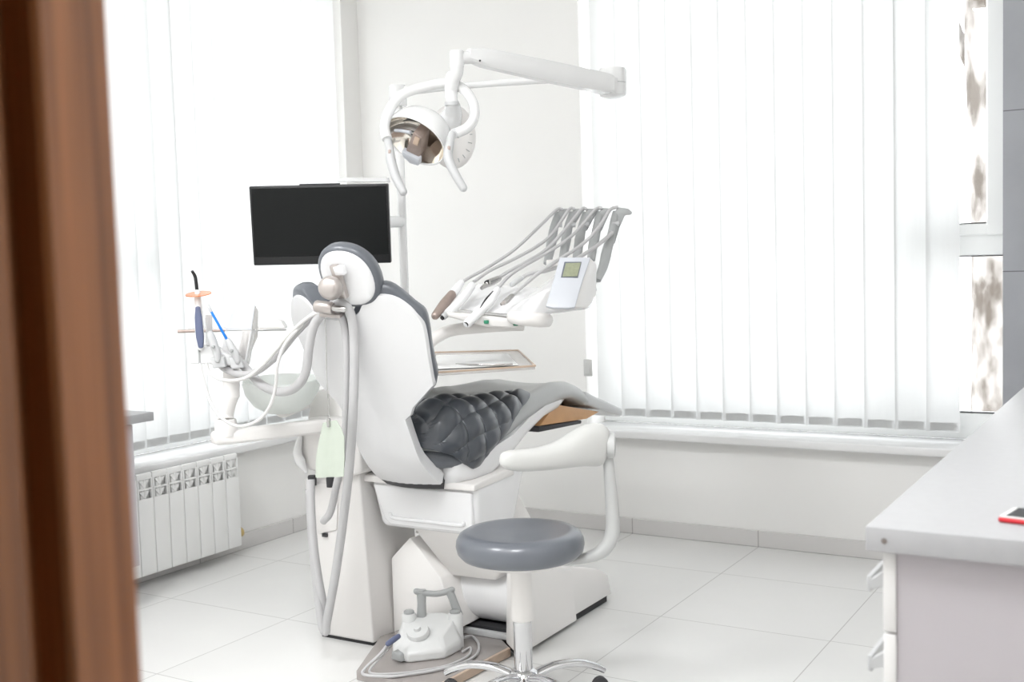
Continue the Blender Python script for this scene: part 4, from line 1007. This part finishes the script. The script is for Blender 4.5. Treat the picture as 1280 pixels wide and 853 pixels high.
for a in W5:
    wp = whip(*a)
    x, y = a[3][0]
    link('hose_clip', lathe([(0, -.012), (.009, -.012), (.009, .012), (0, .012)], zp(x - 12, y + 92, a[2] - .01), CR, n=12), LGREY, wp, 50)
link('whip_rail', sweep([zp(748, 410, 4.02), zp(850, 405, 4.0), zp(930, 420, 3.98), zp(1030, 500, 3.90)], .014, n=12), WARMW, du, 60)

# hand instruments lying in the unit, each with its hose
def instrument(label, hose, body, bm_, rad=.0058, tail=None, name='dental_handpiece'):
    t = thing(name, body[-1][0], label, 'handpiece')
    link('hose', sweep(hose, rad, n=12, smooth=8), HOSE, t, 75)
    link('body', sweep([p for p, r in body], [r for p, r in body], n=18, smooth=5, roundcap=True), bm_, t, 60)
    if tail: tail(t)
    return t
def tipc(p, q, r, m):
    return lambda t: link('coupling', sweep([p, q], r, n=16, smooth=1), m, t, 40)
instrument('leftmost white handpiece with a long taupe head, lowest on the delivery unit', [zp(836, 100, 4.11), zp(800, 104, 4.10), zp(700, 200, 4.02), zp(560, 330, 3.92), zp(400, 436, 3.82), zp(310, 485, 3.77), zp(258, 518, 3.74)],
           [(zp(258, 518, 3.74), .011), (zp(230, 555, 3.71), .0145), (zp(205, 588, 3.69), .0155)], SHELLW, .0055,
           lambda t: link('head', sweep([zp(206, 585, 3.69), zp(160, 640, 3.66), zp(110, 706, 3.63)], [.0155, .0165, .0135], n=18, smooth=3, roundcap=True), TAUPE, t, 60))
instrument('second white handpiece from the left with a dark open end', [zp(905, 98, 4.09), zp(870, 104, 4.08), zp(780, 235, 4.00), zp(690, 310, 3.95), zp(560, 382, 3.88), zp(420, 450, 3.80), zp(330, 512, 3.75)],
           [(zp(318, 535, 3.735), .0135), (zp(280, 590, 3.70), .0150), (zp(235, 640, 3.67), .0150), (zp(180, 690, 3.645), .0135)], SHELLW, .0058,
           lambda t: (link('coupling', sweep([zp(186, 686, 3.646), zp(152, 716, 3.632)], [.0125, .010], n=16, smooth=1), LGREY, t, 40), link('socket', sweep([zp(158, 712, 3.634), zp(147, 722, 3.628)], .0068, n=14, smooth=1), BLACK, t, 40)))
instrument('metal-tipped motor handpiece lying highest on the white housing', [zp(975, 96, 4.07), zp(940, 104, 4.06), zp(850, 215, 3.98), zp(740, 330, 3.90), zp(620, 405, 3.84), zp(530, 452, 3.79), zp(450, 505, 3.73)],
           [(zp(470, 495, 3.74), .0105), (zp(440, 510, 3.72), .0125), (zp(412, 522, 3.70), .0125)], STEEL, .0062,
           lambda t: (link('coupling', sweep([zp(410, 526, 3.70), zp(372, 550, 3.68)], [.0095, .006], n=16, smooth=1), STEEL, t, 40), link('socket', sweep([zp(412, 516, 3.70), zp(402, 522, 3.692)], .0095, n=14, smooth=1), BLACK, t, 40)))
instrument('white handpiece with a dark curved trigger, hanging over the front lip', [zp(1060, 92, 4.05), zp(1020, 104, 4.04), zp(900, 240, 3.96), zp(760, 340, 3.87), zp(620, 420, 3.80), zp(530, 480, 3.74), zp(468, 548, 3.69)],
           [(zp(462, 560, 3.685), .0125), (zp(420, 625, 3.65), .0150), (zp(350, 695, 3.61), .0150), (zp(295, 748, 3.585), .0145)], SHELLW, .0058,
           lambda t: (link('trigger', sweep([zp(440, 566, 3.665), zp(400, 612, 3.64), zp(365, 665, 3.61), zp(333, 690, 3.60)], [(.002, .002), (.004, .004), (.0035, .0035), (.002, .002)], n=10), DARK, t, 60), link('socket', sweep([zp(298, 745, 3.582), zp(284, 757, 3.576)], .0085, n=14, smooth=1), BLACK, t, 40)))
instrument('slim turbine handpiece with a bright metal end, nearest the display', [zp(1150, 86, 4.03), zp(1105, 104, 4.02), zp(1040, 205, 3.95), zp(940, 305, 3.86), zp(800, 395, 3.76), zp(690, 470, 3.69), zp(600, 545, 3.64), zp(540, 600, 3.60)],
           [(zp(548, 592, 3.605), .0075), (zp(520, 618, 3.59), .0092), (zp(502, 632, 3.583), .0080)], STEEL, .0062,
           lambda t: link('coupling', sweep([zp(506, 628, 3.583), zp(484, 642, 3.575)], [.007, .0045], n=14, smooth=1), WARMMETAL, t, 40))
instrument('thick hose handpiece tucked behind the display', [zp(1118, 232, 4.00), zp(1060, 285, 3.95), zp(960, 355, 3.86), zp(860, 410, 3.80), zp(740, 450, 3.75), zp(640, 470, 3.73), zp(570, 515, 3.71)],
           [(zp(600, 492, 3.715), .0085), (zp(570, 512, 3.705), .0095), (zp(548, 528, 3.70), .009)], LGREY, .0068)

# ================================================================== BRACKET TRAY
tz = .935
T = [at(x, y, 2, tz) for x, y in ((669, 458), (648, 438.5), (530, 441.5), (520, 468))]
t = thing('bracket_tray', (T[0] + T[2]) / 2 - V((0, 0, .02)), 'shallow silver instrument tray with tan edges beyond the backrest', 'tray')
link('tray_base', prism(T, [p - V((0, 0, .010)) for p in T], .002, 2), TRAYTOP, t, 40)
cenT = sum(T, V((0, 0, 0))) / 4
loop = [cenT + (p - cenT) * 1.0 + V((0, 0, .001)) for p in T]
link('rim', sweep(loop + [loop[0], loop[1]], .0032, n=8, smooth=1), TANEDGE, t, 40)
le = (T[2] + T[3]) / 2
link('support', sweep([le + V((.02, 0, -.012)), le + V((-.03, 0, -.03)), le + V((-.22, .05, -.09))], .012, n=12), WARMW, t)
pp = [at(x, y, 2, tz + .003) for x, y in ((648, 457), (635, 443), (545, 445), (542, 462))]
ln = tag(link('tray_liner', prism([p + V((0, 0, .002)) for p in pp], pp, .0005, 1), PAPER, None, None), 'white paper liner lying flat in the bracket tray', 'paper')
mi = [at(x, y, 2, tz + .009) for x, y in ((570, 455), (600, 456.5), (640, 455.5))]
tag(link('dental_probe', sweep(mi, [.0015, .004, .003], n=10, smooth=5, roundcap=True), STEEL, None, 60), 'thin steel probe lying on the tray liner', 'probe')

# ================================================================== STOOL
SX, SY = -1.63, 2.74
st = thing('dentist_stool', (SX, SY, 0), 'round grey leather stool with a white elbow support and chrome foot', 'stool')
link('seat', lathe([(0, .500), (.08, .501), (.14, .506), (.160, .505), (.174, .497), (.182, .482), (.184, .466), (.180, .448), (.168, .434), (.150, .428), (0, .428)], (SX, SY, 0), n=64), STOOLL, st, 70)
link('seat_pan', lathe([(0, .412), (.07, .412), (.14, .420), (.162, .430), (.162, .436), (0, .436)], (SX, SY, 0), n=48), WARMW, st, 50)
link('seat_tube', lathe([(0, .245), (.030, .245), (.0335, .248), (.0325, .30), (.030, .41), (0, .414)], (SX, SY, 0), n=32), WARMW, st, 50)
link('gas_lift', lathe([(0, .09), (.0265, .09), (.0265, .250), (0, .25)], (SX, SY, 0), n=32), CHROME, st, 50)
hub = link('hub', lathe([(0, .055), (.042, .055), (.050, .066), (.048, .082), (.038, .096), (.028, .104), (0, .106)], (SX, SY, 0), n=32), CHROME, st, 60)
right_h = V((CR.x, CR.y, 0)).normalized(); fwd_h = V((CF.x, CF.y, 0)).normalized()
for k in range(5):
    a = math.radians(16 + 72 * k)
    dvec = right_h * math.cos(a) + fwd_h * math.sin(a)
    o = V((SX, SY, 0)); side = V((-dvec.y, dvec.x, 0))
    lg = link('leg', sweep([o + dvec * .025 + V((0, 0, .080)), o + dvec * .09 + V((0, 0, .098)), o + dvec * .165 + V((0, 0, .098)), o + dvec * .220 + V((0, 0, .080)), o + dvec * .245 + V((0, 0, .066))], [(.022, .012), (.018, .012), (.016, .0115), (.015, .011), (.013, .009)], n=16, smooth=6, up=(0, 0, 1), roundcap=False), CHROME, st, 60)
    e = o + dvec * .232
    cst = link('caster', lathe([(0, -.011), (.020, -.011), (.024, -.008), (.024, .008), (.020, .011), (0, .011)], e + V((0, 0, .024)), side, n=20), DARK, lg, 50)
# elbow support on a bent flat bar
dS = (V((SX, SY, .45)) - CC).dot(CF)
bar = link('support_bar', sweep([dp(655, 707, dS - .03), dp(690, 703, dS - .02), dp(722, 700, dS), dp(746, 693, dS + .01), dp(760, 680, dS + .015), dp(766, 660, dS + .015), dp(764, 620, dS + .015), dp(761, 585, dS + .015), dp(758, 560, dS + .015)], [(.030, .006), (.028, .008), (.024, .014), (.022, .021), (.021, .022), (.019, .019), (.016, .016), (.014, .015)], n=16, smooth=6, up=None), ARMGREY, st, 60)
link('support_joint', lathe([(0, -.012), (.036, -.012), (.039, -.008), (.039, .008), (.034, .012), (0, .012)], dp(763, 557, dS + .005), CR, n=30, sx=.95), ARMGREY, st, 50)
ES = []
for px, py, d, hv, hu in ((761, 557, 0, .030, .02), (757, 556, .0, .058, .030), (744, 556, -.005, .066, .038), (728, 558, -.02, .058, .042), (708, 567, -.045, .042, .042), (685, 573, -.075, .034, .038), (660, 576, -.105, .031, .034), (640, 576, -.13, .030, .031), (630, 575, -.142, .024, .024), (625.5, 575, -.147, .012, .012)):
    ES.append((dp(px, py, dS + d), hv, hu))
el = bmesh.new(); rings = []
P = [e[0] for e in ES]
for i, (p, hv, hu) in enumerate(ES):
    tg = (P[min(i + 1, len(P) - 1)] - P[max(i - 1, 0)]).normalized(); up = V((0, 0, 1)); up = (up - tg * up.dot(tg)).normalized(); si = tg.cross(up)
    r = []
    for k in range(24):
        a = 2 * math.pi * k / 24; c, s = math.cos(a), math.sin(a)
        r.append(p + si * (hu * math.copysign(abs(c) ** .85, c)) + up * (hv * math.copysign(abs(s) ** .85, s)))
    rings.append(r)
add_loft(el, rings)
es = subd(link('elbow_support', el, CREAM, st, 180), 1)

# ================================================================== FOOT CONTROL on the floor plate
fo = at(535, 815, 2, .03)
fc = thing('foot_control', (fo.x, fo.y, .0305), 'pale grey foot pedal with a carry handle and round knob on the floor plate', 'foot pedal')
FR = Matrix.Translation((fo.x, fo.y, .0305)) @ Matrix((right_h, fwd_h, V((0, 0, 1)))).transposed().to_4x4()
def L_(x, y, z_): return FR @ V((x, y, z_))
bot = [(-.112, -.010), (-.105, -.055), (-.055, -.105), (.060, -.075), (.108, .0), (.108, .07), (.06, .095), (-.07, .095), (-.10, .06)]
top_ = [(-.085, .005, .070), (-.078, -.030, .062), (-.040, -.062, .050), (.045, -.040, .062), (.080, .015, .095), (.080, .065, .100), (.045, .080, .104), (-.055, .080, .104), (-.080, .05, .095)]
bm = bmesh.new()
add_loft(bm, [[L_(x, y, 0) for x, y in bot], [L_(x, y, .030) for x, y in bot], [L_(*p) for p in top_]])
bd = link('body', bm, PEDAL, fc, 30); bevmod(bd, .008, 3, 25)
dsk = link('dial', lathe([(0, .016), (.010, .016), (.0115, .010), (.012, .006), (.034, .004), (.037, -.004), (.037, -.012), (0, -.012)], L_(-.028, -.030, .078), (FR.to_3x3() @ V((-.12, -.42, .9))), n=36), PEDAL, fc, 40)
for x, y in ((-.062, .055), (.088, .045)):
    po = link('side_post', lathe([(0, 0), (.026, 0), (.024, .105), (.020, .110), (0, .110)], L_(x, y, .0), n=24), PEDAL, fc, 40)
    link('post_button', lathe([(0, .0), (.017, .0), (.017, .008), (.013, .011), (0, .011)], L_(x, y, .109), n=20), GREYP, po, 40)
hb_ = bmesh.new()
add_sweep(hb_, [L_(-.022, .06, .095), L_(-.020, .06, .14), L_(-.020, .06, .185)], [(.016, .009), (.014, .009), (.016, .010)], n=14, smooth=3, up=fwd_h)
add_sweep(hb_, [L_(.098, .06, .095), L_(.085, .06, .14), L_(.070, .06, .182)], [(.016, .009), (.013, .009), (.014, .010)], n=14, smooth=3, up=fwd_h)
add_sweep(hb_, [L_(-.036, .06, .180), L_(-.010, .06, .174), L_(.025, .06, .170), L_(.055, .06, .174), L_(.080, .06, .182)], [(.010, .010)] * 3, n=14, smooth=5, up=(0, 0, 1), roundcap=True)
link('carry_handle', hb_, GREYP, fc, 60)
link('toe_piece', prism([L_(-.112, -.075, .004), L_(-.075, -.105, .004), L_(-.055, -.085, .004), L_(-.085, -.060, .004)], [L_(-.108, -.072, .030), L_(-.078, -.098, .024), L_(-.060, -.082, .030), L_(-.086, -.060, .034)], .004, 2), GREYP, fc, 40)
def pz(px, py, z=.0365): return at(px, py, 2, z)
link('cable', sweep([pz(580, 797, .055), pz(590, 796), pz(598, 805), pz(596, 818), pz(578, 829), pz(545, 838), pz(515, 843), pz(490, 846), pz(462, 845), pz(453, 842), pz(458, 834, .05), pz(475, 818, .08), pz(486, 804, .105)], .0045, n=10), HOSE, fc, 70)
link('second_cable', sweep([pz(578, 815), pz(588, 810), pz(585, 820), pz(560, 832), pz(525, 839), pz(500, 842), pz(470, 843), pz(462, 838, .045), pz(478, 820, .07), pz(490, 806, .10)], .0036, n=10), HOSE, fc, 70)
link('plug', sweep([pz(485, 805, .108), pz(492, 800, .113), pz(498, 796, .116)], [.0085, .0095, .008], n=14, smooth=3, roundcap=True), GRIP, fc, 60)

# ================================================================== LIGHT
w = bpy.data.worlds.new('sky'); SC.world = w; w.use_nodes = True
nt = w.node_tree; bg = nt.nodes['Background']
tc = nt.nodes.new('ShaderNodeTexCoord'); sp = nt.nodes.new('ShaderNodeSeparateXYZ'); nt.links.new(tc.outputs['Generated'], sp.inputs[0])
cr = nt.nodes.new('ShaderNodeValToRGB'); nt.links.new(sp.outputs['Z'], cr.inputs[0])
cr.color_ramp.elements[0].position = 0; cr.color_ramp.elements[0].color = (.90, .91, .92, 1)
cr.color_ramp.elements[1].position = 1; cr.color_ramp.elements[1].color = (.93, .97, 1.0, 1)
nt.links.new(cr.outputs[0], bg.inputs['Color']); bg.inputs['Strength'].default_value = SKY_STRENGTH
def area(name, loc, rot, sx, sy, e, col, portal=False):
    l = bpy.data.lights.new(name, 'AREA'); l.shape = 'RECTANGLE'; l.size = sx; l.size_y = sy; l.energy = e; l.color = col
    if portal: l.cycles.is_portal = True
    o = bpy.data.objects.new(name, l); COL.objects.link(o); o.location = loc; o.rotation_euler = rot; return o
area('window_portal', ((WX0 + WX1) / 2, 5.02, (WZ0 + WZ1) / 2), (math.radians(-90), 0, 0), WX1 - WX0, WZ1 - WZ0, 1, (1, 1, 1), True)
area('window_portal', (XL - .3, (LY0 + LY1) / 2, (WZ0 + WZ1) / 2), (0, math.radians(-90), 0), WZ1 - WZ0, LY1 - LY0, 1, (1, 1, 1), True)
for x, y in ((-2.5, 1.05), (-1.0, 1.05)):  # unseen lamps added to fill the sides facing the camera
    area('ceiling_fill_light', (x, y, ZC - .03), (0, 0, 0), .6, .6, FILL_W, (.97, .985, 1))
SC.view_settings.view_transform = 'Standard'; SC.view_settings.look = 'None'; SC.view_settings.gamma = 1; SC.view_settings.use_curve_mapping = False
SC.view_settings.exposure = EXPOSURE
SC.cycles.use_denoising = True
SC.cycles.max_bounces = 12; SC.cycles.diffuse_bounces = 6; SC.cycles.transparent_max_bounces = 12
SC.cycles.sample_clamp_indirect = 8
